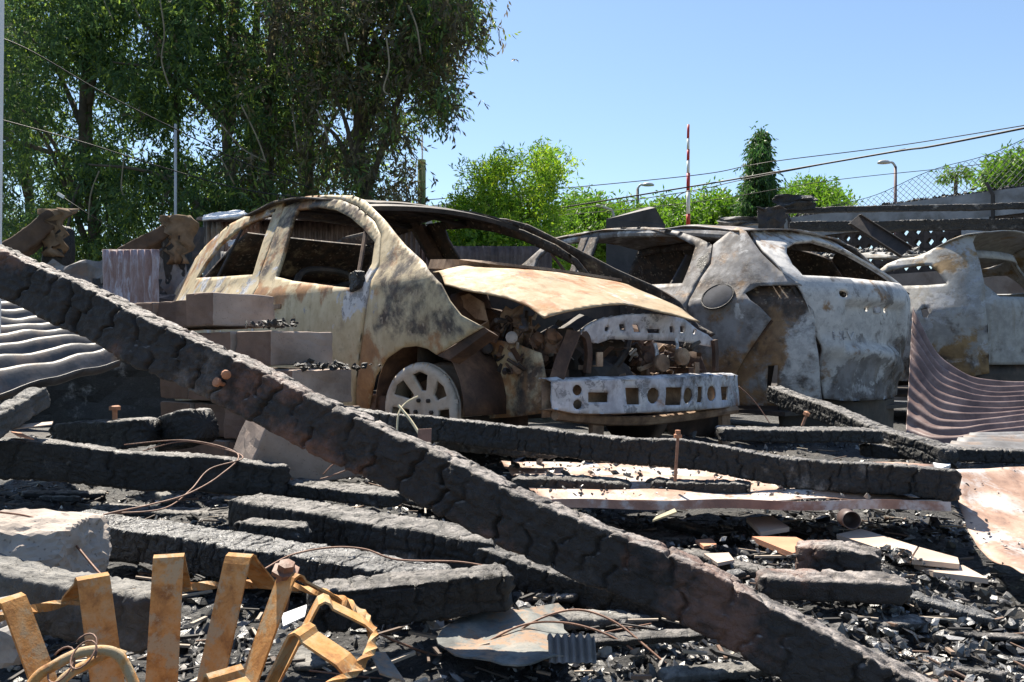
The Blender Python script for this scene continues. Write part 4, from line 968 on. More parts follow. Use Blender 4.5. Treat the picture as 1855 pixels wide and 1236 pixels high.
timber('charred_beam', P(130, 955, 2.0), P(800, 1068, 1.62), .115, .075, 'char_glossy', 'low scaly black timber in the middle of the litter', seed=15, cl=.022, ct=.03, depth=.010, gw=.16)
timber('charred_log', P(560, 1098, 1.42), P(922, 1062, 1.52), .085, .07, 'char', 'short round-ended charred log beside the iron basket', 'charred log', seed=18, cl=.03, ct=.03, depth=.010, gw=.16)
timber('charred_beam', P(868, 1008, 1.78), P(1420, 1175, 1.50), .06, .06, 'char', 'thin charred beam tucked under the slanting beam', seed=21, cl=.035, ct=.04, depth=.010, gw=.16)
timber('charred_stub', P(440, 962, 1.98), P(552, 972, 1.9), .06, .06, 'char', 'small round charred stub among the left timbers', 'charred stub', seed=24, cl=.03, ct=.03, depth=.010, gw=.16)
timber('charred_beam', P(-70, 1050, 1.35), P(300, 1125, 1.24), .075, .085, 'char_grey', 'grey flaking beam behind the left of the iron basket', seed=27, cl=.04, ct=.04, depth=.007)
timber('charred_beam', P(-70, 800, 2.0), P(76, 716, 2.3), .055, .06, 'char_grey', 'grey ash-coated beam end poking in from the left edge', seed=30, cl=.06, ct=.04, depth=.010, gw=.16)
timber('charred_beam', P(1400, 712, 4.2), P(1720, 836, 3.0), .08, .08, 'char', 'black beam slanting down from the crossover tailgate', seed=33, cl=.03, ct=.04, depth=.010, gw=.16)
timber('charred_plank', P(1180, 885, 2.36), P(1356, 892, 2.28), .07, .055, 'char', 'short black plank end on the rusty ground sheet', 'charred plank', seed=36, cl=.03, ct=.035, depth=.010, gw=.16)
timber('charred_lump', P(930, 880, 2.5), P(1140, 890, 2.4), .09, .06, 'char', 'squat charred chunk behind the slanting beam', 'charred chunk', seed=39, cl=.04, ct=.035, depth=.010, gw=.16)
timber('charred_plank', P(1300, 785, 3.3), P(1590, 790, 3.25), .16, .05, 'char', 'wide charred plank lying under the crossover', 'charred plank', seed=42, cl=.03, ct=.035, depth=.010, gw=.16)
timber('charred_plank', P(1375, 1056, 1.66), P(1640, 1068, 1.62), .09, .045, 'char_brown', 'brown-streaked charred plank at lower right', 'charred plank', seed=45, cl=.05, ct=.05, depth=.010, gw=.16)
timber('charred_lump', P(1445, 1008, 1.85), P(1590, 1025, 1.78), .09, .075, 'char_brown', 'humped charred lump beside the broken tiles', 'charred chunk', seed=48, cl=.04, ct=.04, depth=.010, gw=.16, endrag=.08)
tl = timber('charred_lump', P(110, 792, 2.9), P(275, 782, 2.8), .12, .10, 'char', 'charred lump with an upright bolt at the left', 'charred chunk', seed=51, cl=.05, ct=.05, depth=.010, gw=.16, endrag=.07)
bolt(P(208, 775, 2.84), (0, 0, 1), .07, .009, tl)
timber('charred_lump', P(300, 790, 2.95), P(375, 765, 2.85), .14, .13, 'char', 'pointed charred lump in the shade left of the fallen block', 'charred chunk', seed=54, cl=.06, ct=.05, depth=.010, gw=.16, endrag=.08)
timber('charred_plank', P(1560, 815, 3.3), P(1900, 830, 3.1), .09, .05, 'char', 'black plank near the right edge below the hanging sheet', 'charred plank', seed=57, cl=.03, ct=.04, depth=.010, gw=.16)
timber('charred_plank', P(520, 880, 2.6), P(730, 905, 2.45), .12, .04, 'char', 'flat charred plank behind the slanting beam near the fallen block', 'charred plank', seed=60, cl=.03, ct=.035, depth=.010, gw=.16)
timber('charred_plank', P(800, 800, 2.9), P(1010, 818, 2.8), .16, .04, 'char_glossy', 'flat scaly plank below the hatchback wheel', 'charred plank', seed=63, cl=.035, ct=.04, depth=.010, gw=.16)
p_, s_ = [], []
for (px, py, z, sp, n) in ((1240, 790, .12, .25, 120), (1650, 1010, .06, .14, 150), (1560, 1120, .03, .18, 200), (1700, 1090, .03, .18, 220), (700, 830, .08, .2, 150), (1480, 1010, .06, .1, 80), (300, 960, .06, .2, 140), (930, 1080, .03, .2, 160), (1740, 1180, .03, .12, 160), (1300, 970, .05, .2, 160)):
    c = G(px, py, z)
    for _ in range(n):
        x = c.x + random.gauss(0, sp); y = c.y + random.gauss(0, sp * .7); k = max(0, 1 - math.hypot(x - c.x, y - c.y) / (2 * sp))
        p_.append((x, y, gz(x, y) + k * z * .8 + .005)); s_.append(random.uniform(.004, .014))
chunks('charcoal_heaps', p_, s_, M['litter'], (.25, .8), 'heaped black charcoal pieces between the planks', 'charcoal')

# ------------------------------------------------------------------ concrete blocks
def block_mesh(seed, L, D, Hh):
    bmx = bmesh.new(); bmesh.ops.create_cube(bmx, size=1)
    for v in bmx.verts: v.co = Vector((v.co.x * L, v.co.y * D, v.co.z * Hh))
    bmesh.ops.bevel(bmx, geom=bmx.edges[:], offset=.008, segments=2, profile=.6, affect='EDGES')
    bmesh.ops.subdivide_edges(bmx, edges=[e for e in bmx.edges if e.calc_length() > .06], cuts=4, use_grid_fill=True)
    for v in bmx.verts: v.co += v.co.normalized() * (.006 * mnoise.noise(v.co * 22 + Vector((seed, 0, 0))) + .004 * mnoise.noise(v.co * 60 + Vector((0, seed, 0))) - .012 * max(0, mnoise.noise(v.co * 14 + Vector((seed, 4, 0))) - .25))
    V = [v.co.copy() for v in bmx.verts]; Fc = [tuple(v.index for v in f.verts) for f in bmx.faces]; bmx.free(); return V, Fc
ebx = Vector((-.80, .60, 0)); ebd = Vector((.60, .80, 0))      # along the wall, through the wall
BH = .142
bw = thing('block_wall', 'stepped end of a brown concrete block wall beside the hatchback door', 'block wall', P(490, 640, 3.06).to_2d().to_3d())
rows = [(388, 527, 3.22, [(.20, 0), (.24, -.012), (.24, -.012)]), (490, 597, 3.06, [(.24, 0), (.22, 0), (.24, 0), (.24, 0)]), (533, 668, 3.02, [(.22, 0), (.24, 0), (.24, 0), (.24, 0)]), (545, 737, 3.0, [(.24, 0)] * 4), (550, 806, 3.0, [(.24, 0)] * 4)]
blk_cache = [block_mesh(s, 1, 1, 1) for s in range(0)]
bi = 0
for ri, (px, ty, d, lens) in enumerate(rows):
    c0 = P(px, ty, d); z1 = c0.z if ri < 2 else rows_z - .0; zc_ = z1 - BH / 2; s0 = 0.0
    if ri == 1: rows_z = c0.z - BH - .006
    if ri >= 2: rows_z = rows_z - BH - .006
    for L, dzb in lens:
        V, Fc = block_mesh(bi * 3.1, L - .012, .30, BH - .008 - (.0 if dzb == 0 else .02)); bi += 1
        cc = Vector((c0.x, c0.y, 0)) + ebx * (s0 + L / 2) + ebd * .15; tw = .02 * math.sin(bi * 5.3); off = .010 * math.sin(bi * 3.7)
        X = (ebx * math.cos(tw) + ebd * math.sin(tw)); Y = (ebd * math.cos(tw) - ebx * math.sin(tw))
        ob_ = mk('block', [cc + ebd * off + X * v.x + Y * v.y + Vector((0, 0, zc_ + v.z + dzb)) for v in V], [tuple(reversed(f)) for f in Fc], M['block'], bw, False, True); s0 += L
        ob_.data.materials.append(M['block_shade_side'])
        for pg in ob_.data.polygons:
            if pg.normal.dot(-ebd) > .6: pg.material_index = 1  # long wall side gets the darker colour, shade painted in by face direction
V, Fc = block_mesh(77, .26, .20, .15); fb = P(517, 812, 2.72); Rb = Matrix.Rotation(R(38), 3, 'Z') @ Matrix.Rotation(R(20), 3, 'Y') @ Matrix.Rotation(R(12), 3, 'X')
mk_top('concrete_block', [fb + Rb @ v for v in V], Fc, M['block'], 'fallen tilted concrete block under the slanting beam', 'concrete block')
p_, s_ = [], []
for (px, py, d, n) in ((455, 591, 3.12, 60), (590, 668, 3.06, 26), (540, 668, 3.02, 26)):
    c = P(px, py, d) + ebd * .10
    for _ in range(n):
        q = c + ebx * random.gauss(0, .05) + ebd * random.gauss(0, .05); q.z = c.z + abs(random.gauss(0, .012)); p_.append(q); s_.append(random.uniform(.006, .016))
chunks('block_charcoal', p_, s_, M['char'], (.4, 1), 'crumbs of charcoal lying on the block wall steps', 'charcoal')

# rubble at the left edge
def boulder(name, c, s, mat, seed, label, cat, cut=.0, res=5):
    bmx = bmesh.new(); bmesh.ops.create_icosphere(bmx, subdivisions=res, radius=1); V = []
    for v in bmx.verts:
        p = v.co.copy(); m_ = max(abs(p.x), abs(p.y), abs(p.z)); p = p.lerp(p / m_, .62)
        k = 1 + .16 * mnoise.noise(p * 1.3 + Vector((seed, 0, 0))) + .05 * mnoise.noise(p * 5 + Vector((0, seed, 0))) + .03 * mnoise.noise(p * 11) + .02 * mnoise.noise(p * 27)
        V.append(Vector(c) + Vector((p.x * s[0], p.y * s[1], p.z * s[2])) * k)
    Fc = [tuple(v.index for v in f.verts) for f in bmx.faces]; bmx.free()
    return mk_top(name, V, Fc, mat, label, cat)
boulder('concrete_rubble', P(38, 1010, 1.62), (.145, .11, .085), M['rubble_stone'], 5, 'pale broken concrete lump at the left edge behind the basket', 'rubble')
boulder('cinder', P(-6, 1132, 1.2), (.035, .04, .035), M['ash_flake'], 15, 'small round grey cinder at the left edge near the basket', 'cinder', res=3)
boulder('cinder', P(20, 1165, 1.18), (.028, .03, .03), M['ash_flake'], 25, 'lower of the two grey cinders at the left edge', 'cinder', res=3)

# ------------------------------------------------------------------ iron basket in the foreground
bc = Vector((-.4535, 1.0, 0.0)); RB = .278; zr_ = .158
bk = thing('iron_basket', 'rusty orange flat-bar iron basket with a twisted rim', 'iron basket', bc)
# (azimuth from the viewing direction, peak height, peak radius)
for az, zp, rp in ((-15, .226, .196), (15, .226, .2), (44, .212, .2), (74, .202, .212), (104, .20, .21), (-44, .208, .2), (-75, .205, .205), (-105, .20, .205), (135, .19, .21), (165, .19, .21), (-165, .19, .21), (-135, .19, .21)):
    a = R(az); rd = Vector((math.sin(a), math.cos(a), 0)); tg_ = Vector((math.cos(a), -math.sin(a), 0))
    prof = [(.10, -.01), (rp - .008, zp - .012), (rp - .003, zp - .003), (rp + .004, zp), (rp + .010, zp - .003), (rp + .014, zp - .010), (RB - .012, zr_ + .010), (RB + .002, zr_ - .004)]
    pts = [bc + rd * r + Vector((0, 0, z)) for r, z in prof]
    dense = pts
    mk('flat_bar', *ribbon(dense, lambda i: tg_, .042 if abs(az) < 60 else .038, .003), M['basket'], bk, False, True)
V, Fc = [], []; nR = 260
for i in range(nR):
    a = 2 * math.pi * i / nR; rd = Vector((math.sin(a), math.cos(a), 0)); tw = a * 12
    e1 = rd * math.cos(tw) + Vector((0, 0, 1)) * math.sin(tw); e2 = Vector((0, 0, 1)) * math.cos(tw) - rd * math.sin(tw)
    c = bc + rd * RB + Vector((0, 0, zr_ + .004 * math.sin(3 * a)))
    for sx, sy in ((-1, -1), (1, -1), (1, 1), (-1, 1)): V.append(c + e1 * (.0062 * sx) + e2 * (.0035 * sy))
for i in range(nR):
    for k in range(4): Fc.append((i * 4 + k, i * 4 + (k + 1) % 4, ((i + 1) % nR) * 4 + (k + 1) % 4, ((i + 1) % nR) * 4 + k))
mk('twisted_rim', V, Fc, M['basket'], bk, False, True)
mk('base_ring', *tube([bc + Vector((.103 * math.sin(a), .103 * math.cos(a), .0)) for a in np.linspace(0, 2 * math.pi, 30)], .006, 6), M['basket'], bk, False, True)
bl_ = P(517, 1038, 1.15); 
mk_top('rusty_bolt', *join(disc_ring(bl_, (.2, -.3, .9), [(.012, -.06), (.012, 0), (.02, 0), (.02, .006), (.013, .007), (.012, .016), (.004, .017)], 6)), M['wire'], 'thick rusty bolt standing behind the basket rim', 'bolt')
rb_ = thing('rebar_hooks', 'pair of bent rusty reinforcing rods tied with wire at lower left', 'reinforcing rod', P(120, 1230, .72).to_2d().to_3d())
mk('rod', *tube([P(20, 1330, .70), P(60, 1236, .72), P(100, 1205, .73), P(150, 1182, .74), P(205, 1182, .75), P(232, 1215, .75), P(262, 1290, .74)], .0048, 8, smooth_n=8), M['basket'], rb_, True, True)
mk('rod', *tube([P(60, 1330, .72), P(110, 1236, .74), P(165, 1200, .755), P(200, 1183, .765), P(226, 1188, .77)], .0045, 8, smooth_n=8), M['basket'], rb_, True, True)
for px, py in ((118, 1212), (158, 1188)):
    c = P(px, py, .735); mk('tie_wire', *tube([c + Vector((.010 * math.cos(a), .012 * math.sin(a) - .006, .010 * math.sin(a) + a * .001)) for a in np.linspace(0, 9, 26)], .0009, 5), M['wire'], rb_, True, True)

# ------------------------------------------------------------------ wires in the litter
def wire(pts, r, label, mat='wire', n=8):
    V, Fc = tube(pts, r, 6, smooth_n=n); return mk_top('wire', V, Fc, M[mat], label, 'wire', smooth=True)
wire([P(690, 1150, 1.3), P(780, 1185, 1.4), P(870, 1196, 1.4), P(960, 1130, 1.42), P(1040, 1105, 1.45), P(1110, 1125, 1.42), P(1180, 1180, 1.36), P(1270, 1260, 1.28)], .0021, 'brown looping wire in front of the ash plate')
wire([P(840, 1188, 1.38), P(940, 1135, 1.41), P(1020, 1128, 1.43), P(1100, 1150, 1.40), P(1170, 1195, 1.36), P(1230, 1260, 1.3)], .0019, 'thinner wire arching just below the looping one')
wire([P(560, 1215, 1.3), P(740, 1232, 1.36), P(880, 1215, 1.38), P(1010, 1192, 1.4), P(1120, 1210, 1.36), P(1200, 1250, 1.3)], .0017, 'wire running low along the bottom edge')
wire([P(478, 1032, 1.6), P(530, 1005, 1.66), P(600, 992, 1.7), P(660, 995, 1.7), P(720, 1014, 1.68), P(830, 1018, 1.68), P(900, 1030, 1.66)], .0020, 'reddish wire arching over the scaly timber')
wire([P(225, 806, 2.5), P(340, 798, 2.5), P(430, 822, 2.45), P(400, 860, 2.3), P(340, 895, 2.15), P(270, 915, 2.05), P(180, 935, 1.95), P(115, 965, 1.85)], .0022, 'pale wire falling from the left beam')
wire([P(250, 820, 2.5), P(330, 800, 2.5), P(400, 812, 2.48), P(440, 830, 2.42), P(380, 850, 2.32), P(345, 888, 2.2), P(295, 922, 2.05), P(200, 930, 1.98)], .0020, 'second pale wire beside the one from the left beam')
wire([P(0, 928, 1.6), P(60, 938, 1.6), P(120, 970, 1.6), P(190, 1048, 1.52), P(260, 1092, 1.46), P(320, 1120, 1.42)], .0023, 'stiff wire running over the concrete lump')
wire([P(585, 860, 2.5), P(610, 838, 2.52), P(640, 845, 2.52), P(600, 862, 2.5), P(580, 868, 2.48)], .002, 'small curl of wire by the fallen block')
wire([P(1338, 700, 3.6), P(1355, 715, 3.58), P(1375, 738, 3.55), P(1395, 768, 3.5)], .0022, 'thin wire hanging beside the bumper beam')
wire([P(900, 1195, 1.4), P(1000, 1185, 1.42), P(1080, 1150, 1.44), P(1180, 1130, 1.46)], .0013, 'fine thread of wire across the ash plate')
for a, b, d, l in ((P(722, 735, 2.55), P(762, 790, 2.48), .0045, 'pale peeled stick leaning on the black beam'),):
    V, Fc = tube([a, a.lerp(b, .5) + Vector((.004, 0, 0)), b], d, 6, smooth_n=4); M['stick'] = plain('stick', (.60, .52, .34), .7, .2, 20); mk_top('stick', V, Fc, M['stick'], l, 'stick')
V, Fc = tube([P(719, 785, 2.5), P(722, 750, 2.53), P(735, 730, 2.56), P(757, 718, 2.58)], .003, 6, smooth_n=6); mk_top('straw', V, Fc, M['stick'], 'bent pale straw beside the peeled stick', 'straw')
nb = thing('standing_bolt', 'tall rusty bolt standing on the rusty ground sheet', 'bolt', G(1224, 870, .13))
mk('shank', *tube([P(1223, 872, 2.28), P(1228, 792, 2.28)], .0045, 8), M['wire'], nb, False, True)
hv, hf = disc_ring(P(1228, 790, 2.28), (0, 0, 1), [(.012, -.006), (.012, .004), (.008, .006), (.008, .016), (.003, .017)], 6); mk('nut', hv, hf, M['bolt'], nb, False, True)
nb = thing('leaning_bolt', 'small bolt leaning on the beam before the crossover', 'bolt', P(1453, 765, 3.2))
mk('shank', *tube([P(1453, 772, 3.2), P(1461, 752, 3.2)], .006, 8), M['wire'], nb, False, True)
hv, hf = disc_ring(P(1461, 750, 3.2), (.4, -.2, 1), [(.014, -.006), (.014, .006), (.006, .01)], 6); mk('nut', hv, hf, M['bolt'], nb, False, True)
pv, pf = disc_ring(P(770, 793, 2.4), (-.1, -1, .1), [(.001, 0), (.001, .001)], 4)
V, Fc = box(P(769, 793, 2.38), (.020, 0, .001), (0, .002, 0), (.001, 0, .026)); mk_top('metal_tag', V, Fc, M['sheet_rust'], 'small square rusty tag standing on the slanting beam', 'metal tag')

# ------------------------------------------------------------------ tiles, plates, pipe, chips
def slab(name, quad, th, mat, label, cat, group=None):
    q = [Vector(p) for p in quad]; n = (q[1] - q[0]).cross(q[3] - q[0]).normalized()
    if n.z < 0: n = -n
    V = [p for p in q] + [p - n * th for p in q]
    # break the outline a little
    Fc = [(0, 1, 2, 3), (7, 6, 5, 4), (0, 4, 5, 1), (1, 5, 6, 2), (2, 6, 7, 3), (3, 7, 4, 0)]
    return mk_top(name, V, Fc, M[mat], label, cat, group)
slab('roof_tile', [G(1352, 938, .06), G(1400, 935, .06), G(1430, 955, .06), G(1378, 964, .055)], .012, 'tile', 'pale square tile nearest the rusty ground sheet', 'tile')
slab('roof_tile', [G(1362, 972, .05), G(1440, 972, .05), G(1478, 990, .045), G(1436, 1002, .045)], .014, 'terracotta', 'orange-edged tile below the pale square one', 'tile')
slab('roof_tile', [G(1515, 968, .05), G(1560, 958, .06), G(1662, 990, .055), G(1648, 1012, .05)], .012, 'tile', 'long pale tile left of the curled sheet', 'tile')
slab('roof_tile', [G(1665, 991, .05), G(1735, 1010, .045), G(1738, 1022, .045), G(1652, 1013, .05)], .012, 'tile', 'broken end of the long pale tile', 'tile')
slab('roof_tile', [G(1655, 1020, .03), G(1745, 1024, .035), G(1790, 1048, .03), G(1690, 1036, .03)], .012, 'tile', 'narrow tile strip under the broken tile end', 'tile')
slab('roof_tile', [G(1275, 1003, .03), G(1320, 1001, .035), G(1330, 1014, .03), G(1300, 1020, .03)], .008, 'tile', 'small pale tile shard in the litter', 'tile shard')
slab('tile_shard', [G(1260, 978, .03), G(1290, 975, .03), G(1298, 986, .03), G(1275, 990, .03)], .008, 'terracotta', 'small orange shard beside the charcoal heap', 'tile shard')
slab('wood_chip', [P(1182, 943, 2.02), P(1188, 936, 2.03), P(1222, 921, 2.05), P(1226, 927, 2.04)], .006, 'stick', 'fresh yellow wood chip below the rusty lip', 'wood chip')
slab('roof_tile', [G(1690, 838, .12), G(1720, 830, .12), G(1722, 842, .12), G(1700, 850, .12)], .01, 'sheet_white', 'bright white scrap beside the curled sheet', 'scrap')
pc = P(1543, 943, 1.98)
V, Fc = disc_ring(pc, (-.12, -1, .05), [(.015, -.05), (.022, -.05), (.022, 0), (.0205, .001), (.0195, -.002), (.0185, -.045)], 26); mk_top('pipe_end', V, Fc, M['sheet_dark'], 'short dark pipe end lying before the rusty lip', 'pipe', smooth=True)
M['ash_plate'] = rusty('ash_plate', (.05, .05, .05), (.17, .18, .175), (.30, .27, .23), 14, (.28, .19, .13), .9)
ap_o = smooth_poly([(-.11, -.02), (-.08, .08), (-.03, .12), (.02, .095), (.07, .10), (.105, .04), (.09, -.05), (.10, -.09), (.02, -.115), (-.06, -.10)], 4)
c = G(915, 1150, .035); V, Fc = panel([(a + .008 * mnoise.noise(Vector((a * 80, b * 80, 2))), b + .008 * mnoise.noise(Vector((a * 80, b * 80, 5)))) for a, b in ap_o], [], lambda u, v: c + Vector((u * 1.05, v * 1.15, .012 * mnoise.noise(Vector((u * 14, v * 14, 0))))), .012)
mk_top('ash_plate', V, Fc, M['ash_plate'], 'flat grey-tan burnt plate lying at the bottom centre', 'metal plate', solid=.003)
c2 = G(1035, 1200, .02); V, Fc = corrugated(lambda u, v: c2 + Vector(((u - .5) * .075, (v - .5) * .06, .03 * math.sin(v * 2.6) + .01)), 6, .0035, 10, 8)
mk_top('ribbed_scrap', V, Fc, M['sheet_grey'], 'small grey ribbed scrap beside the burnt plate', 'scrap', solid=.002)
for i, (px, py, a, mt, lb) in enumerate(((545, 1110, .9, 'sheet_white', 'pale folded strip behind the basket bars'), (975, 1108, .3, 'ash_plate', 'ridged grey flake above the burnt plate'), (700, 1205, 2.0, 'ash_plate', 'long grey splinter at the bottom left of the plate'), (1545, 1000, .5, 'tile', 'small tan chip on the humped charred lump'), (60, 770, .2, 'tile', 'torn pale card near the left beam'), (40, 788, 2.4, 'terracotta', 'orange chip on the left beam'))):
    c = P(px, py, 2.2) if py < 800 else G(px, py, .04); u = Vector((math.cos(a), math.sin(a), .1)); v = Vector((-math.sin(a), math.cos(a), .25))
    slab('scrap', [c - u * .05 - v * .015, c + u * .05 - v * .012, c + u * .045 + v * .014, c - u * .03 + v * .018], .003, mt, lb, 'scrap')

# ------------------------------------------------------------------ corrugated and flat roofing sheets
def sheet(name, S, waves, amp, mat, label, nv=16, per=10, rough=.0, seed=0, th=.0022, ragged=0.0):
    V, Fc = corrugated(S, waves, amp, nv, per, rough, seed, ragged); return mk_top(name, V, Fc, M[mat], label, 'metal sheet', smooth=True, solid=th)
fl_, fr_ = P(985, 906, 2.22), P(1720, 908, 2.10); bl2, br2 = P(905, 838, 3.0), P(1690, 842, 2.75)
sheet('ground_sheet', quad4(fl_, fr_, br2, bl2), 5, .006, 'sheet_orange', 'rust-orange roofing sheet lying flat before the cars', 26, 10, .015, 3)
V, Fc = ribbon([fl_.lerp(fr_, t) + Vector((0, -.006, -.010 + .003 * math.sin(t * 17))) for t in np.linspace(0, 1, 24)], lambda i: (0, .1, 1), .024, .003); mk_top('sheet_lip', V, Fc, M['sheet_rust'], 'bent rusty strip along the ground sheet front', 'metal strip')
tlx, trx, brx, blx = P(1722, 852, 2.28), P(2080, 838, 2.5), P(2100, 1110, 1.45), P(1850, 1042, 1.70)
def S2f(u, v):
    p = tlx.lerp(trx, v).lerp(blx.lerp(brx, v), u); p.z -= .055 * math.sin(math.pi * u) * (1 - v * .6); p.x -= .02 * math.sin(math.pi * u) * (1 - v); return p
sheet('curled_sheet', S2f, 1.2, .004, 'sheet_orange', 'sunlit pink-tan sheet curling in from the right edge', 22, 26, .012, 5, .0025, .012)
top3 = catmull([P(1654, 556, 4.55), P(1664, 580, 4.5), P(1700, 641, 4.42), P(1742, 674, 4.36), P(1790, 689, 4.32), P(1870, 692, 4.3), P(1990, 680, 4.3)], 8)
bot3 = catmull([P(1640, 800, 4.1), P(1656, 802, 4.08), P(1690, 808, 4.0), P(1735, 803, 3.95), P(1790, 790, 3.92), P(1870, 780, 3.9), P(1990, 770, 3.9)], 8)
def atl(L, v):
    x = clamp(v, 0, .99999) * (len(L) - 1); i = int(x); return L[i].lerp(L[min(i + 1, len(L) - 1)], x - i)
sheet('hanging_sheet', lambda u, v: atl(top3, v).lerp(atl(bot3, v), u), 10, .009, 'sheet_hang', 'dark purple-brown corrugated sheet sagging between crossover and silver car', 40, 10, .012, 7)
sheet('fallen_sheet', quad4(P(-120, 742, 2.25), P(218, 652, 2.95), P(120, 546, 4.2), P(-120, 528, 3.7)), 10, .034, 'sheet_sooty', 'grey corrugated sheet slumped at the left edge', 20, 12, .02, 9)
sheet('ground_sheet', quad4(P(1690, 815, 3.3), P(1960, 845, 3.0), P(1990, 780, 3.7), P(1760, 788, 3.75)), 6, .010, 'sheet_grey', 'pale corrugated sheet on the ground at the right edge', 10, 10, .01, 11)

p_, s_ = [], []
for _ in range(420):
    u, v = random.random(), random.random() ** .8; q = fl_.lerp(fr_, u).lerp(bl2.lerp(br2, u), v); p_.append((q.x, q.y, q.z + .012)); s_.append(random.uniform(.002, .008) if random.random() < .9 else random.uniform(.008, .018))
for _ in range(45):
    q = S2f(random.random(), random.random() * .5); p_.append((q.x, q.y, q.z + .006)); s_.append(random.uniform(.002, .006))
chunks('sheet_crumbs', p_, s_, M['litter'], (.25, .8), 'charcoal crumbs lying on the rust-orange sheets', 'charcoal')

# small burnt boards lying flat everywhere in the litter
def board(c, L, w, th, ang, tilt, seed):
    c = Vector(c); u = Vector((math.cos(ang), math.sin(ang), tilt)); u.normalize()
    return timber_mesh(c - u * (L / 2), c + u * (L / 2), w, th, seed=seed, cl=.024, ct=.03, depth=.004, gw=.18, res=.16, endrag=.015, roll=random.gauss(0, .12))
rb = random.Random(11)
spots = [(300, 905, 'below the left beam'), (600, 955, 'between the two left timbers'), (700, 1010, 'left of the thin charred beam'), (1010, 1000, 'just above the slanting beam'), (1120, 960, 'before the squat charred chunk'), (1250, 940, 'under the rusty lip'), (1180, 1010, 'beside the small orange shard'), (1300, 1060, 'left of the brown-streaked plank'), (1500, 1150, 'below the brown-streaked plank'), (1620, 1120, 'right of the brown-streaked plank'), (1700, 1180, 'near the bottom right corner'), (1800, 1120, 'under the tip of the curled sheet'), (760, 1110, 'at the end of the short log'), (820, 1080, 'between the short log and burnt plate'), (560, 1170, 'inside the right curve of the basket'), (1000, 1090, 'above the burnt plate'), (1150, 1180, 'right of the ribbed scrap'), (1300, 1220, 'at the bottom edge below the slanting beam'), (420, 900, 'left of the squared timber'), (110, 895, 'behind the pale concrete lump'), (1780, 1210, 'in the bottom right corner'), (850, 850, 'behind the slanting beam near the wheel'), (1480, 850, 'on the ground sheet near the right'), (1000, 955, 'at the left end of the rusty lip')]
for i, (px, py, wh) in enumerate(spots):
    q = G(px, py, .01); V, Fc = board((q.x, q.y, gz(q.x, q.y) + .018), rb.uniform(.10, .26), rb.uniform(.025, .06), rb.uniform(.010, .022), rb.gauss(-.35, .55), rb.gauss(0, .08), 200 + i)
    mk_top('burnt_board', V, Fc, M[rb.choice(['char', 'char', 'char_brown', 'char_glossy', 'char_grey'])], 'small burnt board fragment lying ' + wh, 'burnt board', 'small burnt board fragments in the litter', smooth=True)

for i, (px0, py0, px1, py1, w, mt, wh) in enumerate(((180, 900, 470, 930, .10, 'char', 'wide scorched plank lying below the left beam'), (480, 950, 760, 1000, .12, 'char_glossy', 'wide scorched plank between the two left timbers'), (330, 985, 560, 1040, .09, 'char', 'scorched plank half under the scaly timber'), (640, 1040, 900, 1010, .08, 'char_brown', 'scorched plank crossing behind the short log'), (700, 880, 960, 935, .09, 'char', 'scorched plank behind the middle of the slanting beam'), (1010, 925, 1250, 960, .08, 'char', 'scorched plank in the shade of the rusty lip'), (940, 1120, 1180, 1090, .06, 'char_grey', 'grey scorched plank above the burnt plate'), (1380, 1130, 1600, 1170, .08, 'char', 'scorched plank below the brown-streaked one'), (1560, 1060, 1800, 1085, .06, 'char_glossy', 'scorched plank below the tile strip'), (40, 880, 190, 872, .08, 'char', 'short scorched plank at the left edge'), (1240, 985, 1400, 1030, .05, 'char', 'narrow scorched plank left of the humped lump'))):
    a = G(px0, py0, .03); b = G(px1, py1, .03); a.z = gz(a.x, a.y) + .025; b.z = gz(b.x, b.y) + .02
    timber('scorched_plank', a, b, w, .022, mt, wh, 'scorched plank', seed=300 + i, cl=.022, ct=.03, depth=.005, res=.14)
# ------------------------------------------------------------------ foliage
def leaf_quads(pos, ln, wd, dirv, jitter):
    n = len(pos); pos = np.asarray(pos, float); ln = np.asarray(ln)[:, None]; wd = np.asarray(wd)[:, None]
    d = np.asarray(dirv, float) + rng.normal(size=(n, 3)) * jitter; d /= np.linalg.norm(d, axis=1)[:, None]
    s = np.cross(d, rng.normal(size=(n, 3))); s /= np.linalg.norm(s, axis=1)[:, None]
    nrm = np.cross(d, s)
    V = np.stack([pos, pos + d * ln * .45 + s * wd * .5 + nrm * ln * .05, pos + d * ln, pos + d * ln * .45 - s * wd * .5 + nrm * ln * .05], 1)
    return V.reshape(-1, 3), np.arange(n * 4).reshape(n, 4)
def crown_mesh(name, clumps, per, spread, ll, lw, droop, jit, mat, parent, base, flat=1.0):
    """clumps (k,3): leafy twigs scattered about each clump centre"""
    clumps = np.asarray(clumps, float); k = len(clumps); n = k * per
    tw = 5; tn = n // tw + 1
    c = clumps[rng.integers(0, k, tn)]; tp = c + rng.normal(size=(tn, 3)) * spread * np.array([1, 1, flat]); tv = rng.uniform(0, 1, tn)
    td = rng.normal(size=(tn, 3)) * .8 + np.array(droop); td /= np.linalg.norm(td, axis=1)[:, None]
    idx = np.repeat(np.arange(tn), tw)[:n]; off = np.tile(np.arange(tw), tn)[:n]
    pos = tp[idx] + td[idx] * (off[:, None] * ll * .38)
    V, Fc = leaf_quads(pos, rng.uniform(.6, 1.2, n) * ll, rng.uniform(.7, 1.2, n) * lw, td[idx] * .9 + np.array(droop) * .6, jit)
    lv = np.repeat(np.clip(tv[idx] * .75 + rng.uniform(0, .3, n), 0, 1), 4)
    return np_mesh(name, V - np.array(base), Fc, mat, parent, False, lv)
M['leaf_dark'] = leafmat('leaf_dark', [(0, (.03, .07, .032)), (.5, (.075, .135, .055)), (.8, (.15, .23, .06)), (1, (.28, .38, .07))], .52)
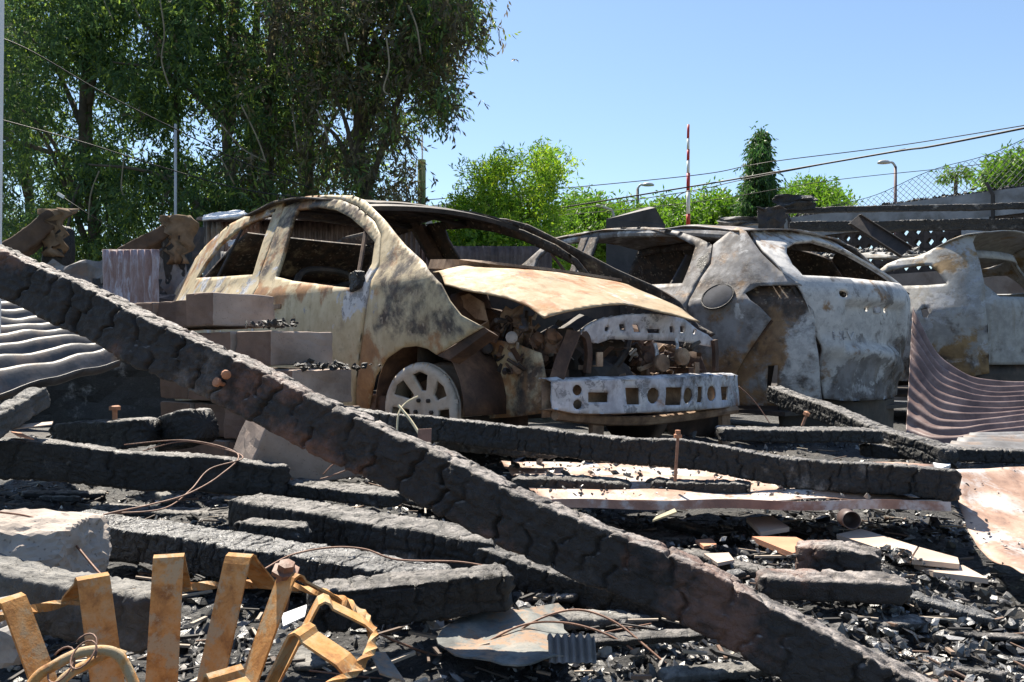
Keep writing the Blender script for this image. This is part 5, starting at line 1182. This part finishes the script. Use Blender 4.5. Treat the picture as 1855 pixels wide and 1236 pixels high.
M['leaf_dusty'] = leafmat('leaf_dusty', [(0, (.09, .115, .09)), (.6, (.17, .195, .15)), (1, (.17, .21, .10))], .35)
M['leaf_scorch'] = leafmat('leaf_scorch', [(0, (.05, .05, .032)), (.6, (.12, .105, .065)), (1, (.15, .155, .05))], .38)
M['leaf_bright'] = leafmat('leaf_bright', [(0, (.06, .14, .02)), (.5, (.13, .25, .035)), (1, (.27, .36, .05))], .55)
M['leaf_hedge'] = leafmat('leaf_hedge', [(0, (.045, .11, .016)), (.6, (.09, .19, .028)), (1, (.14, .24, .04))], .45)
M['leaf_cone'] = leafmat('leaf_cone', [(0, (.02, .06, .018)), (.6, (.04, .10, .028)), (1, (.08, .14, .035))], .4)

def limb(name, pts, r0, r1, parent, mat='bark', n=8):
    return mk(name, *tube(catmull(pts, 6), r0, n, r1), M[mat], parent, True, True)

# the dark trees at the left: outline of the crown in the photograph, filled in depth about each tree's own distance
OUT = [(-700, -300), (815, -300), (845, -60), (860, 20), (885, 62), (865, 75), (825, 85), (812, 125), (800, 150), (830, 195), (815, 210), (770, 205), (735, 235), (710, 255), (705, 285), (770, 290), (790, 320), (770, 348), (730, 362), (690, 368), (640, 366), (560, 372), (420, 470), (-700, 520)]
GAPS = [(140, 150, 16, 14), (133, 200, 14, 26), (250, 70, 8, 40), (365, 230, 13, 30), (380, 270, 14, 30), (330, 240, 16, 16), (270, 255, 26, 16), (240, 278, 22, 10), (200, 215, 10, 18), (45, 340, 22, 16), (100, 265, 30, 10), (343, 155, 8, 10), (400, 65, 8, 20), (615, 225, 24, 26), (655, 235, 12, 20), (470, 45, 8, 22), (700, 60, 12, 10), (740, 180, 20, 18), (160, 395, 26, 14), (410, 245, 16, 16), (560, 300, 12, 10), (720, 285, 22, 10), (300, 400, 12, 14), (455, 12, 14, 12), (690, 330, 10, 12), (765, 330, 8, 22), (610, 350, 14, 12)]
def crown_px(x, y):
    if not inpoly(np.array([x]), np.array([y]), OUT)[0]: return False
    for gx_, gy_, rx, ry in GAPS:
        if ((x - gx_) / (rx + 17)) ** 2 + ((y - gy_) / (ry + 17)) ** 2 < 1: return False
    return True
big = [(-150, 15.0, 'dusty-leaved tree at the far left with long drooping sprays', 'leaf_dusty', 9.0), (150, 13.5, 'dark tree standing behind the standing rusty sheet', 'leaf_dark', 9.5), (410, 12.8, 'dark tree with bare trunk behind the hatchback roof', 'leaf_dark', 10.0), (650, 12.0, 'scorched brown-green tree leaning over the hatchback', 'leaf_scorch', 9.0)]
big += [(40, 18.0, 'shaded tree behind the far-left trees', 'leaf_dark', 9), (540, 17.0, 'shaded tree behind the scorched one', 'leaf_dark', 9)]
trees = []
for bx, d, lab, mt, ht in big:
    base = Vector(((bx - CX) / F * d, d, 0.0)); t = thing('tree', lab, 'tree', base, 0, 'tall dark trees at the left'); trees.append((t, base, d, bx, mt, []))
while sum(len(t[5]) for t in trees) < 5200:
    y = random.uniform(-290, 510); x = random.uniform(-350, 900)
    if y < -40 and random.random() < .55: continue
    if x < -60 and random.random() < .7: continue
    if not crown_px(x, y): continue
    b = min(range(6), key=lambda k: abs(trees[k][3] + random.gauss(0, 110) - x)); t = trees[b]
    trees[b][5].append(P(x, y, t[2] + random.gauss(0, .7)))
for t, base, d, bx, mt, cl in trees:
    cr = np.array([tuple(p) for p in cl]); half = rng.random(len(cr)) < (.5 if mt == 'leaf_dark' else .62)
    trunk_top = P(bx + 15, 60, d)
    tr = limb('trunk', [base - Vector((0, 0, .05)), base.lerp(trunk_top, .4) + Vector((.12, .05, 0)), base.lerp(trunk_top, .75) - Vector((.1, 0, 0)), trunk_top + Vector((.1, 0, 1.5))], .13, .05, t)
    for k in range(9):
        c = Vector(cl[random.randrange(len(cl))]); st_ = base.lerp(trunk_top, random.uniform(.35, .95)); mid_ = st_.lerp(c, .5) + Vector((0, 0, .35))
        limb('limb', [st_, mid_, c], .055, .012, t, 'bark', 6)
    crown_mesh('crown', cr[half] if half.any() else cr, 58, .16, .115, .034, (0, 0, -.6), .45, M[mt], t, base)
    crown_mesh('crown', cr[~half], 58, .16, .115, .034, (0, 0, -.6), .45, M['leaf_dark'], t, base)
# two straight stems seen between the leaves
for px0, px1, d, r, ti in ((478, 505, 12.4, .13, 2), (455, 470, 13.2, .09, 2), (560, 575, 12.6, .08, 3), (330, 322, 13.0, .06, 1)):
    limb('stem', [P(px0, 600, d), P((px0 + px1) / 2 - 6, 250, d), P(px1, -60, d)], r, r * .6, trees[ti][0])
vines = [((290, 0), (298, 60), (293, 110), (308, 160)), ((188, 0), (205, 36)), ((238, 0), (254, 34)), ((437, 190), (466, 250), (482, 295)), ((400, 225), (440, 270), (480, 292)), ((180, 310), (165, 350), (160, 400)), ((225, 285), (220, 340), (230, 366)), ((740, 10), (755, 50), (762, 98)), ((700, 70), (705, 120), (695, 160), (703, 172)), ((625, 60), (632, 95)), ((530, 200), (540, 275)), ((575, 200), (600, 265)), ((395, 275), (425, 335))]
for i, v in enumerate(vines):
    ti = min(range(4), key=lambda k: abs(trees[k][3] - v[0][0])); dd = trees[ti][2] - 1.7
    mk('vine', *tube([P(x, y, dd) for x, y in v], .011, 5, smooth_n=6), M['vine'], trees[ti][0], True, True)
t0_, base0 = trees[1][0], trees[1][1]
def pole_thing(name, label, cat, px, y0, y1, d, r, mat, r1=None, n=10):
    V, Fc = tube([P(px, y0, d), P(px, y1, d)] if y0 > y1 else [P(px, y1, d), P(px, y0, d)], r, n, r1); return mk_top(name, V, Fc, M[mat], label, cat, smooth=True)
M['grey_metal'] = plain('grey_metal', (.42, .43, .44), .5, .15, 4)
M['white_paint'] = plain('white_paint', (.78, .78, .75), .6, .08, 4)
M['red_paint'] = plain('red_paint', (.52, .05, .04), .5, .12, 4)
M['black_cable'] = plain('black_cable', (.015, .015, .016), .6, .1, 9)
pole_thing('thin_pole', 'thin pale pole in front of the dark trees', 'pole', 318, 640, 225, 10.0, .017, 'grey_metal')
V, Fc = tube([P(1, 700, 3.2), P(3.5, 250, 3.2), P(-4, -80, 3.2)], .0045, 8); 
px_ = thing('white_post', 'slim white post at the very left edge', 'post', Vector((P(-32, 600, 3.0).x, 3.0, 0)))
mk('post', *box((P(-27, 300, 3.0).x, 3.0, 1.1), (.045, 0, .0), (0, .03, 0), (.012, 0, 1.15)), M['white_paint'], px_, False, True)

# the sunny tree in the middle
def shrub_tree(name, label, cat, poly, d, dsp, ncl, per, spread, ll, lw, droop, mat, trunk_px, group=None, stems=3, jit=.55, gaps=0.25, trunk_r=.05):
    base = Vector(((trunk_px - CX) / F * d, d, 0)); t = thing(name, label, cat, base, 0, group)
    xs = [p[0] for p in poly]; ys = [p[1] for p in poly]; cl = []
    while len(cl) < ncl:
        x, y = random.uniform(min(xs), max(xs)), random.uniform(min(ys), max(ys))
        if not inpoly(np.array([x]), np.array([y]), poly)[0]: continue
        if mnoise.noise(Vector((x * .03, y * .03, d))) < -gaps: continue
        cl.append(P(x, y, d + random.gauss(0, dsp)))
    top = P(trunk_px, min(ys) * .6 + max(ys) * .4, d)
    limb('trunk', [base - Vector((0, 0, .05)), base.lerp(top, .5) + Vector((.08, 0, 0)), top], trunk_r, trunk_r * .5, t)
    for k in range(stems):
        c = Vector(cl[random.randrange(len(cl))]); s0 = base.lerp(top, random.uniform(.5, .95)); limb('limb', [s0, s0.lerp(c, .5) + Vector((0, 0, .15)), c], trunk_r * .5, .008, t, 'bark', 6)
    crown_mesh('crown', [tuple(p) for p in cl], per, spread, ll, lw, droop, jit, M[mat], t, base); return t
mid = [(818, 372), (840, 330), (838, 300), (880, 310), (912, 283), (930, 300), (945, 277), (965, 300), (975, 274), (998, 278), (1012, 290), (1040, 292), (1025, 330), (1010, 345), (1020, 370), (1035, 400), (1010, 430), (960, 440), (870, 450), (780, 470), (760, 450), (800, 400)]
shrub_tree('tree', 'sunny yellow-green feathery tree behind the hatchback roof', 'tree', mid, 12.0, .45, 380, 60, .085, .085, .023, (0, 0, .25), 'leaf_bright', 955, None, 12, .7, .02)
hedge = [((1010, 1100), 360, 'bright green tree just right of the feathery one', 24), ((1085, 1190), 376, 'bright green tree behind the near lamp post', 25), ((1170, 1255), 372, 'bright green tree behind the striped pole', 24), ((1240, 1340), 358, 'bright green tree left of the conical tree', 23)]
for (xa, xb), yt, lab, d in hedge:
    xm = (xa + xb) / 2; poly = [(xa - 12, 470), (xa, 385), (xa + 15, yt + 12), (xm - 10, yt), (xm + 18, yt + 6), (xb - 12, yt + 10), (xb + 4, 388), (xb + 15, 470)]
    shrub_tree('tree', lab, 'tree', poly, d, .9, 300, 55, .17, .16, .06, (0, 0, -.1), 'leaf_hedge', xm, 'bright green trees along the street', 5, .8, .5, .09)
low = [(700, 470), (760, 440), (850, 425), (1000, 420), (1040, 470), (1030, 560), (700, 560)]
shrub_tree('bush', 'green bush seen through the hatchback windscreen opening', 'bush', low, 11.5, .5, 380, 60, .12, .10, .035, (0, 0, .1), 'leaf_bright', 880, None, 4, .8, .6, .05)
cone = [(1377, 234), (1384, 252), (1388, 290), (1394, 320), (1402, 365), (1406, 430), (1338, 430), (1342, 380), (1350, 345), (1358, 310), (1366, 270), (1371, 252)]
shrub_tree('conical_tree', 'tall narrow conical tree with drooping leaves', 'tree', cone, 21, .25, 460, 60, .075, .14, .045, (0, 0, -1.2), 'leaf_cone', 1372, None, 4, .4, .9, .1)
rb2 = [(1405, 400), (1415, 365), (1440, 345), (1465, 338), (1500, 345), (1530, 368), (1540, 400)]
shrub_tree('tree', 'rounded green tree right of the conical one', 'tree', rb2, 26, .9, 260, 55, .17, .16, .06, (0, 0, .2), 'leaf_hedge', 1470, 'bright green trees along the street', 5, .8, .9, .09)
rr_ = [(1782, 335), (1795, 305), (1815, 298), (1830, 290), (1870, 285), (1910, 330), (1900, 360), (1790, 345)]
shrub_tree('shrub', 'loose green shrub behind the wire mesh at the right edge', 'shrub', rr_, 12.5, .3, 80, 45, .10, .11, .045, (0, 0, -.3), 'leaf_hedge', 1850, None, 5, .7, .15, .04)
pb = Vector(((1732 - CX) / F * 15, 15, 0)); pt = thing('papaya_tree', 'small papaya-like tree behind the wire mesh', 'tree', pb)
limb('trunk', [pb, P(1731, 380, 15), P(1732, 318, 15)], .045, .03, pt)
for k in range(11):
    a = 2 * math.pi * k / 11; st_ = P(1732, 318, 15); en = st_ + Vector((.20 * math.cos(a), .20 * math.sin(a), .03 + .05 * math.sin(k * 2.3)))
    limb('leaf_stalk', [st_, st_.lerp(en, .5) + Vector((0, 0, .05)), en], .008, .004, pt, 'vine', 5)
    crown_mesh('crown', [tuple(en)], 45, .045, .09, .04, (math.cos(a) * .5, math.sin(a) * .5, -.5), .6, M['leaf_hedge'], pt, pb)

# ------------------------------------------------------------------ poles, lamps, cables
bp = thing('barrier_pole', 'red and white striped barrier pole standing upright', 'barrier pole', P(1247, 644, 16).to_2d().to_3d())
zs = [0, 2.4, 2.9, 3.3, 3.75, 4.3, 4.75, 5.15]
segs = [(640, 408, 'white_paint', .055), (408, 388, 'red_paint', .052), (388, 346, 'white_paint', .05), (346, 314, 'red_paint', .045), (314, 291, 'white_paint', .038), (291, 271, 'red_paint', .036), (271, 251, 'white_paint', .034), (251, 226, 'red_paint', .032)]
for y0, y1, mt, r in segs: mk('stripe', *tube([P(1246.5, y0, 16), P(1247, y1, 16)], r * .78, 10), M[mt], bp, True, True)
mk('stay', *tube([P(1248, 345, 16), P(1232, 352, 16), P(1222, 362, 16)], .012, 6), M['black_cable'], bp, True, True)
def lamp(px, ytop, d, lab, side):
    base = P(px, 644, d).to_2d().to_3d(); t = thing('street_lamp', lab, 'street lamp', base, 0, 'street lamps')
    top = P(px, ytop + 6, d); mk('pole', *tube([base, P(px, 400, d), top], .055, 8, .045), M['red_brown'] if side < 0 else M['black_cable'], t, True, True)
    e = top + Vector((side * .22, 0, .12)); mk('arm', *tube([top, top.lerp(e, .4) + Vector((0, 0, .07)), e], .035, 8, smooth_n=4), M['grey_metal'], t, True, True)
    V, Fc = disc_ring((0, 0, 0), (0, 0, 1), [(.02, -.05), (.14, -.03), (.15, 0), (.10, .06), (.02, .08)], 14)
    mk('lamp_head', [e + Vector((v.x * 1.35 + side * .12, v.y * .8, v.z)) for v in V], Fc, M['grey_metal'], t, True, True)
M['red_brown'] = plain('red_brown', (.14, .09, .10), .6, .2, 4)
lamp(1155, 336, 26, 'street lamp on a dark pole left of the striped pole', 1); lamp(1622, 296, 24, 'street lamp on a reddish pole behind the block wall', -1)
V, Fc = tube([P(1080, 372, 22), P(1100, 378, 22), P(1112, 392, 22), P(1118, 470, 22)], .04, 7, smooth_n=5); mk_top('bent_lamp_pole', V, Fc, M['grey_metal'], 'bent grey lamp pole half hidden by bright foliage', 'pole', smooth=True)
pole_thing('green_post', 'mossy green post beside the drooping leaves', 'post', 764, 660, 290, 14.5, .075, 'green_post' if 'green_post' in M else 'vine')
pole_thing('antenna_rod', 'thin antenna rod above the mossy post', 'antenna', 765, 660, 245, 14.8, .014, 'grey_metal')
def cable(pts, r, lab):
    V, Fc = tube([P(*p) for p in pts], r, 6, smooth_n=10); return mk_top('cable', V, Fc, M['black_cable'], lab, 'cable', smooth=True)
cable([(560, 425, 14), (760, 408, 15), (940, 388, 16), (1247, 339, 15.6), (1400, 313, 14), (1620, 275, 12), (1700, 263, 11), (1990, 205, 9)], .016, 'thick black cable rising to the right above the cars')
cable([(640, 372, 15), (900, 352, 16), (1247, 319, 15.7), (1352, 301, 15.5), (1420, 290, 15), (1640, 262, 14), (1990, 205, 12)], .009, 'thin cable above the thick one')
cable([(1000, 385, 16), (1247, 347, 15.5), (1350, 325, 15), (1640, 270, 12.2)], .008, 'thin cable twined below the thick one')
cable([(900, 400, 18), (1247, 368, 17), (1500, 328, 16), (1760, 300, 15), (1990, 270, 14)], .007, 'lowest thin cable behind the conical tree')
cable([(-100, 45, 8), (30, 80, 8.2), (190, 170, 8.6), (330, 240, 9), (430, 290, 9.4), (560, 340, 10)], .007, 'cable slanting down across the dark trees')
cable([(-100, 190, 8), (140, 255, 8.5), (300, 305, 9), (450, 345, 9.5), (620, 365, 10), (720, 368, 10.5)], .007, 'lower cable slanting across the dark trees')
tb = thing('cable_tag', 'small white tag hanging on a line before the dark trees', 'tag', P(110, 352, 8.6))
mk('tag_plate', *box(P(110, 354, 8.6), (.035, 0, -.022), (0, .004, 0), (.008, 0, .014)), M['white_paint'], tb, False, True)
mk('tag_line', *tube([P(112, 356, 8.6), P(160, 388, 8.8), P(300, 470, 9)], .004, 5), M['black_cable'], tb, True, True)

# ------------------------------------------------------------------ far building
fb_ = thing('building', 'pale grey low building behind the feathery tree', 'building', (P(860, 644, 45).x, 45, 0))
mk('wall', *box((P(860, 640, 45).x, 46.5, 4.15), (3.6, 0, 0), (0, 1.5, 0), (0, 0, 4.2)), M['wall'], fb_, False, True)
x0, x1 = P(775, 0, 45).x, P(950, 0, 45).x
mk('roof', [Vector((x0, 44.6, 8.45)), Vector((x1, 44.6, 9.0)), Vector((x1, 48.4, 9.5)), Vector((x0, 48.4, 9.0)), Vector((x0, 44.6, 8.75)), Vector((x1, 44.6, 9.5)), Vector((x1, 48.4, 10)), Vector((x0, 48.4, 9.4))], [(3, 2, 1, 0), (4, 5, 6, 7), (0, 1, 5, 4), (1, 2, 6, 5), (2, 3, 7, 6), (3, 0, 4, 7)], M['sheet_white'], fb_, False, True)
for k in range(4):
    wx = x0 + .8 + k * 1.3; mk('window', *box((wx, 44.97, 7.2), (.4, 0, 0), (0, .03, 0), (0, 0, .5)), M['black_cable'], fb_, False, True)

# ------------------------------------------------------------------ pierced block wall at the right, wire mesh above
WA = Vector((P(1990, 0, 8.0).x, 8.0, 0)); WB = Vector((P(1290, 0, 11.2).x, 11.2, 0)); wd_ = (WB - WA); WLn = wd_.length; wd_.normalize(); wnr = Vector((-wd_.y, wd_.x, 0)); 
if wnr.y > 0: wnr = -wnr
def ztop(s):     # the coping as it runs away, level in the world
    return 2.27
bwall = thing('pierced_wall', 'grey wall of pierced blocks under a pale concrete band', 'wall', WA)
def wbox(s0, s1, z0, z1, th, off=0.0):
    c = WA + wd_ * ((s0 + s1) / 2) + wnr * off; return box(Vector((c.x, c.y, (z0 + z1) / 2)), wd_ * ((s1 - s0) / 2), wnr * (th / 2), (0, 0, (z1 - z0) / 2))
mk('concrete_band', *wbox(0, WLn, 2.0, 2.27, .16), M['wall'], bwall, False, True)
mk('wall_base', *wbox(0, WLn, 0, 1.46, .14), M['block'], bwall, False, True)
BS = .135
hole_ = [(-.32, 0), (-.1, .30), (0, .34), (.1, .30), (.32, 0), (.1, -.30), (0, -.34), (-.1, -.30)]
pvv, pff = panel([(-.5, -.5), (.5, -.5), (.5, .5), (-.5, .5)], [hole_], lambda u, v: (u * BS * .985, 0, v * BS * .985), .34)
V2 = [Vector((v.x, -.05, v.z)) for v in pvv] + [Vector((v.x, .05, v.z)) for v in pvv]; n_ = len(pvv)
from collections import Counter
ec = Counter(); 
for f in pff:
    for a, b in ((f[0], f[1]), (f[1], f[2]), (f[2], f[0])): ec[(min(a, b), max(a, b))] += 1
F2 = [tuple(reversed(f)) for f in pff] + [tuple(i + n_ for i in f) for f in pff]
for f in pff:
    for a, b in ((f[0], f[1]), (f[1], f[2]), (f[2], f[0])):
        if ec[(min(a, b), max(a, b))] == 1: F2.append((a, b, b + n_, a + n_))
pme = bpy.data.meshes.new('pierced_block'); pme.from_pydata([tuple(v) for v in V2], [], F2); M['soot_block'] = concrete('soot_block', (.075, .06, .055), (.02, .018, .017)); pme.materials.append(M['soot_block'])
ang = math.atan2(wd_.y, wd_.x); cols = int(WLn / BS); ncol = 0
for r in range(4):
    for k in range(cols):
        s = (k + .5) * BS
        if (k % 15) == 7 or (k % 15) == 8: continue
        o = link(bpy.data.objects.new('pierced_block', pme)); o.parent = bwall; q = wd_ * s; o.location = (q.x, q.y, 1.46 + (r + .5) * BS); o.rotation_euler = (0, 0, ang)
for k in range(cols):
    if (k % 15) == 7: mk('pillar', *wbox((k) * BS, (k + 2) * BS, 1.46, 2.0, .18), M['wall'], bwall, False, True)
for s in np.arange(.9, WLn, 2.3):
    c = WA + wd_ * s + wnr * .12
    mk('angle_post', *tube([c + Vector((0, 0, 1.85)), c + Vector((0, 0, 2.22)), c - wd_ * -.06 + Vector((0, 0, 2.36))], .022, 4), M['dark_iron'], bwall, False, True)
# burnt vines along the coping
p_, s_ = [], []
for _ in range(900):
    s = random.uniform(0, WLn); q = WA + wd_ * s; p_.append((q.x + random.gauss(0, .02), q.y + random.gauss(0, .03), 2.275 + abs(random.gauss(0, .014)))); s_.append(random.uniform(.008, .022))
chunks('coping_char', p_, s_, M['char'], (.4, 1), 'burnt black scraps along the top of the pierced wall', 'burnt scraps')
fm = thing('wire_mesh_fence', 'diamond wire mesh fence sloping along the wall top', 'wire fence', WA + Vector((0, 0, 2.27)))
LN = WLn * .62; cell = .066; V, Fc = [], []
def htop(s): return .60 * (1 - s / LN) + .06 + .03 * math.sin(s * 5)
def wpt(s, z): q = WA + wd_ * s + wnr * (-.02 + .02 * math.sin(s * 3)); return Vector((q.x, q.y, 2.27 + z))
parts_ = []
for sg in (1, -1):
    s0 = -1.2
    while s0 < LN + 1.2:
        pts = []
        for i in range(40):
            z = i * .02; s = s0 + sg * z * .95
            if 0 <= s <= LN and z <= htop(s): pts.append(wpt(s, z))
        if len(pts) >= 2: parts_.append(tube([pts[0], pts[-1]], .0024, 4))
        s0 += cell
mk('mesh_wire', *join(*parts_), M['grey_wire'] if 'grey_wire' in M else M['black_cable'], fm, False, True)['kind'] = 'stuff'
mk('top_wire', *tube([wpt(s, htop(s)) for s in np.linspace(0, LN, 30)], .004, 5), M['black_cable'], fm, False, True)

# ------------------------------------------------------------------ burnt roof frame and scraps in front of the wall
fr = thing('burnt_roof_frame', 'burnt black horizontal beams on posts before the pierced wall', 'roof frame', P(1600, 644, 7.4).to_2d().to_3d())
for a, b, w, h, sd_ in ((P(1372, 383, 7.9), P(1960, 372, 7.0), .05, .055, 71), (P(1430, 412, 8.1), P(1960, 405, 7.1), .06, .10, 72)):
    V, Fc = timber_mesh(a, b, w, h, seed=sd_, cl=.08, ct=.06, depth=.006); mk('rail', V, Fc, M['char'], fr, False, True)
for px, d in ((1432, 8.05), (1935, 7.1)):
    V, Fc = timber_mesh(P(px, 640, d) * 1.0 - Vector((0, 0, CAMH)), P(px, 376, d), .06, .06, seed=px, cl=.09, ct=.06, depth=.006); mk('post', V, Fc, M['char'], fr, False, True)
def flake(name, px, py, d, w, h, mat, lab, seed, tilt=0.0):
    c = P(px, py, d); V = []
    for j in range(9):
        for i in range(11):
            u, v = i / 10 - .5, j / 8 - .5; ww = 1 - .35 * abs(v) + .3 * mnoise.noise(Vector((v * 4, seed, 0)))
            V.append(c + Vector((u * w * ww + tilt * v * h, .18 * w * mnoise.noise(Vector((u * 3, v * 3, seed))) + .12 * v * h, v * h + .3 * h * mnoise.noise(Vector((u * 2.2, seed, v * 2))))))
    return mk_top(name, V, [(j * 11 + i, j * 11 + i + 1, j * 11 + i + 12, j * 11 + i + 11) for j in range(8) for i in range(10)], M[mat], lab, 'metal scrap', solid=.004)
flake('burnt_sheet', 1440, 366, 7.7, .42, .14, 'char', 'curled black sheet perched on the burnt roof frame', 81)
flake('burnt_sheet', 1398, 396, 7.6, .28, .22, 'dark_iron', 'crumpled black sheet hanging at the frame end', 83)
flake('burnt_sheet', 1350, 402, 8.2, .6, .10, 'char_grey', 'low grey burnt scraps behind the crossover roof', 85)
cs = [P(1098, 408, 8.0), P(1098, 397, 8.0), P(1176, 374, 8.1), P(1187, 376, 7.95), P(1205, 408, 7.95)]
V = cs + [p + Vector((.02, .05, 0)) for p in cs]; sb = [Vector((p.x, p.y, .9)) for p in (cs[0], cs[4])]
mk_top('burnt_sheet', [cs[0], cs[1], cs[2], cs[3], cs[4], Vector((cs[4].x, cs[4].y, .2)), Vector((cs[0].x, cs[0].y, .2))], [(0, 1, 2, 3, 4), (0, 4, 5, 6)], M['sheet_black'] if 'sheet_black' in M else M['dark_iron'], 'black bent sheet standing above the crossover roof', 'metal sheet', solid=.006)
ca, cb_ = P(1546, 398, 6.3), P(1640, 458, 6.0); dv = (cb_ - ca).normalized(); sv_ = dv.cross(Vector((0, 1, 0))).normalized()
ch = thing('steel_channel', 'dark steel channel leaning on the silver car roof', 'steel channel', cb_)
mk('web', *box((ca + cb_) / 2, (cb_ - ca) / 2, sv_ * .052, Vector((0, 1, 0)) * .003), M['dark_iron'], ch, False, True)
for s in (-1, 1): mk('flange', *box((ca + cb_) / 2 + sv_ * (s * .052) + Vector((0, -.022, 0)), (cb_ - ca) / 2, sv_ * .003, Vector((0, .024, 0))), M['dark_iron'], ch, False, True)

# ------------------------------------------------------------------ yard behind the hatchback: sheds, sheets, burnt trunks
def wsheet(px0, px1, y0, y1, d0, d1, waves, mat, lab, vertical=True, seed=0, rough=.02, amp=.012):
    a, b, c, e = P(px0, y1, d0), P(px0, y0, d0), P(px1, y0, d1), P(px1, y1, d1)
    S = quad4(a, b, c, e) if vertical else quad4(a, e, c, b)
    return sheet('corrugated_sheet', S, waves, amp, mat, lab, 10, 8, rough, seed)
wsheet(186, 288, 452, 640, 6.2, 6.0, 8, 'sheet_stand', 'rust-stained corrugated sheet standing upright left of the hatchback', seed=3, amp=.010)
shed = thing('tin_shed', 'burnt tin shed with corrugated walls behind the hatchback', 'shed', (P(450, 644, 9.2).x, 9.2, 0))
def shed_sheet(nm, a, b, c, e, waves, mat, seed):
    V, Fc = corrugated(quad4(a, b, c, e), waves, .014, 10, 8, .03, seed); mk(nm, V, Fc, M[mat], shed, True, True, .003)
shed_sheet('wall_sheet', P(368, 640, 9.0), P(368, 398, 9.0), P(400, 396, 8.9), P(400, 640, 8.9), 4, 'sheet_grey', 1)
shed_sheet('wall_sheet', P(398, 640, 8.95), P(398, 400, 8.95), P(470, 392, 9.0), P(470, 640, 9.0), 8, 'sheet_rust', 2)
shed_sheet('wall_sheet', P(468, 640, 9.05), P(468, 395, 9.05), P(760, 405, 9.6), P(760, 640, 9.6), 30, 'sheet_dark', 3)
shed_sheet('wall_sheet', P(740, 640, 9.8), P(740, 432, 9.8), P(778, 436, 9.8), P(778, 640, 9.8), 5, 'sheet_rust', 6)
shed_sheet('roof_sheet', P(355, 398, 8.6), P(760, 398, 9.0), P(790, 388, 11.5), P(390, 388, 11.0), 20, 'sheet_dark', 4)
shed_sheet('roof_flap', P(366, 398, 8.5), P(450, 390, 8.55), P(440, 383, 8.9), P(372, 390, 8.85), 4, 'sheet_white', 5)
wsheet(512, 648, 455, 640, 7.6, 7.9, 9, 'sheet_white', 'pale sheet seen through the hatchback front window', seed=9, rough=.03, amp=.004)
wsheet(400, 448, 456, 640, 7.0, 7.1, 5, 'sheet_grey', 'crumpled grey sheet seen through the hatchback rear window', seed=12, rough=.05)
wsheet(780, 1000, 446, 640, 8.8, 8.6, 16, 'sheet_dark', 'jagged dark sheet fence behind the hatchback cabin', seed=14, rough=.02)
flake('burnt_sheet', 424, 440, 7.0, .12, .06, 'sheet_white', 'small bright scrap above the crumpled grey sheet', 87)
for i, (a, b, r, lab) in enumerate(((P(20, 445, 6.6), P(105, 400, 6.9), .10, 'burnt brown trunk piece at the far left'), (P(225, 452, 6.6), P(322, 412, 6.8), .075, 'burnt trunk leaning above the standing sheet'))):
    t = thing('fallen_tree', lab, 'fallen tree', Vector((b.x, b.y, 0)))
    V, Fc = timber_mesh(a - Vector((.1, 0, .12)), b, r * 2, r * 1.6, seed=60 + i, cl=.2, ct=.12, depth=.015, roll=.3); mk('log', V, Fc, M['burnt_wood'], t, True, True)
    V = []
    for j in range(12):
        for k in range(8):
            u, v = k / 7 - .5, j / 11; w = (.26 - .12 * v) * (1 + .3 * mnoise.noise(Vector((v * 4, i, 0))))
            V.append(b + Vector((.04 + u * w + .12 * mnoise.noise(Vector((v * 5, u * 3, i))), -.12 - .08 * mnoise.noise(Vector((u * 6, v * 4, i + 4))), .08 - v * .40)))
    mk('hanging_bark', V, [(j * 8 + k, j * 8 + k + 1, j * 8 + k + 9, j * 8 + k + 8) for j in range(11) for k in range(7)], M['torn_bark'], t, True, True, .012)
    V, Fc = timber_mesh(Vector((b.x + .02, b.y, 0)), b - Vector((0, 0, .05)), .2, .18, seed=66 + i, cl=.2, ct=.12, depth=.015); mk('stump', V, Fc, M['char'], t, True, True)
for i, (px, py, d, w, h, mt, lab) in enumerate(((140, 510, 6.6, .5, .35, 'sheet_grey', 'grey torn sheet heap left of the standing sheet'), (60, 560, 6.0, .6, .4, 'dark_iron', 'dark scrap heap at the far left'), (310, 520, 6.7, .25, .5, 'sheet_grey', 'grey scrap behind the standing sheet'), (230, 560, 6.6, .7, .5, 'char', 'black scrap heap under the standing sheet'), (330, 460, 7.5, .5, .5, 'dark_iron', 'dark scrap beside the tin shed'))):
    flake('scrap_heap', px, py, d, w, h, mt, lab, 90 + i * 3)
boulder('burnt_debris', (P(170, 640, 6.9).x, 6.9, .35), (1.5, .6, .75), M['char'], 41, 'mound of burnt debris left of the hatchback', 'debris mound')
boulder('burnt_debris', (P(560, 640, 8.3).x, 8.3, .25), (1.6, .5, .5), M['char'], 43, 'mound of burnt debris behind the hatchback', 'debris mound')
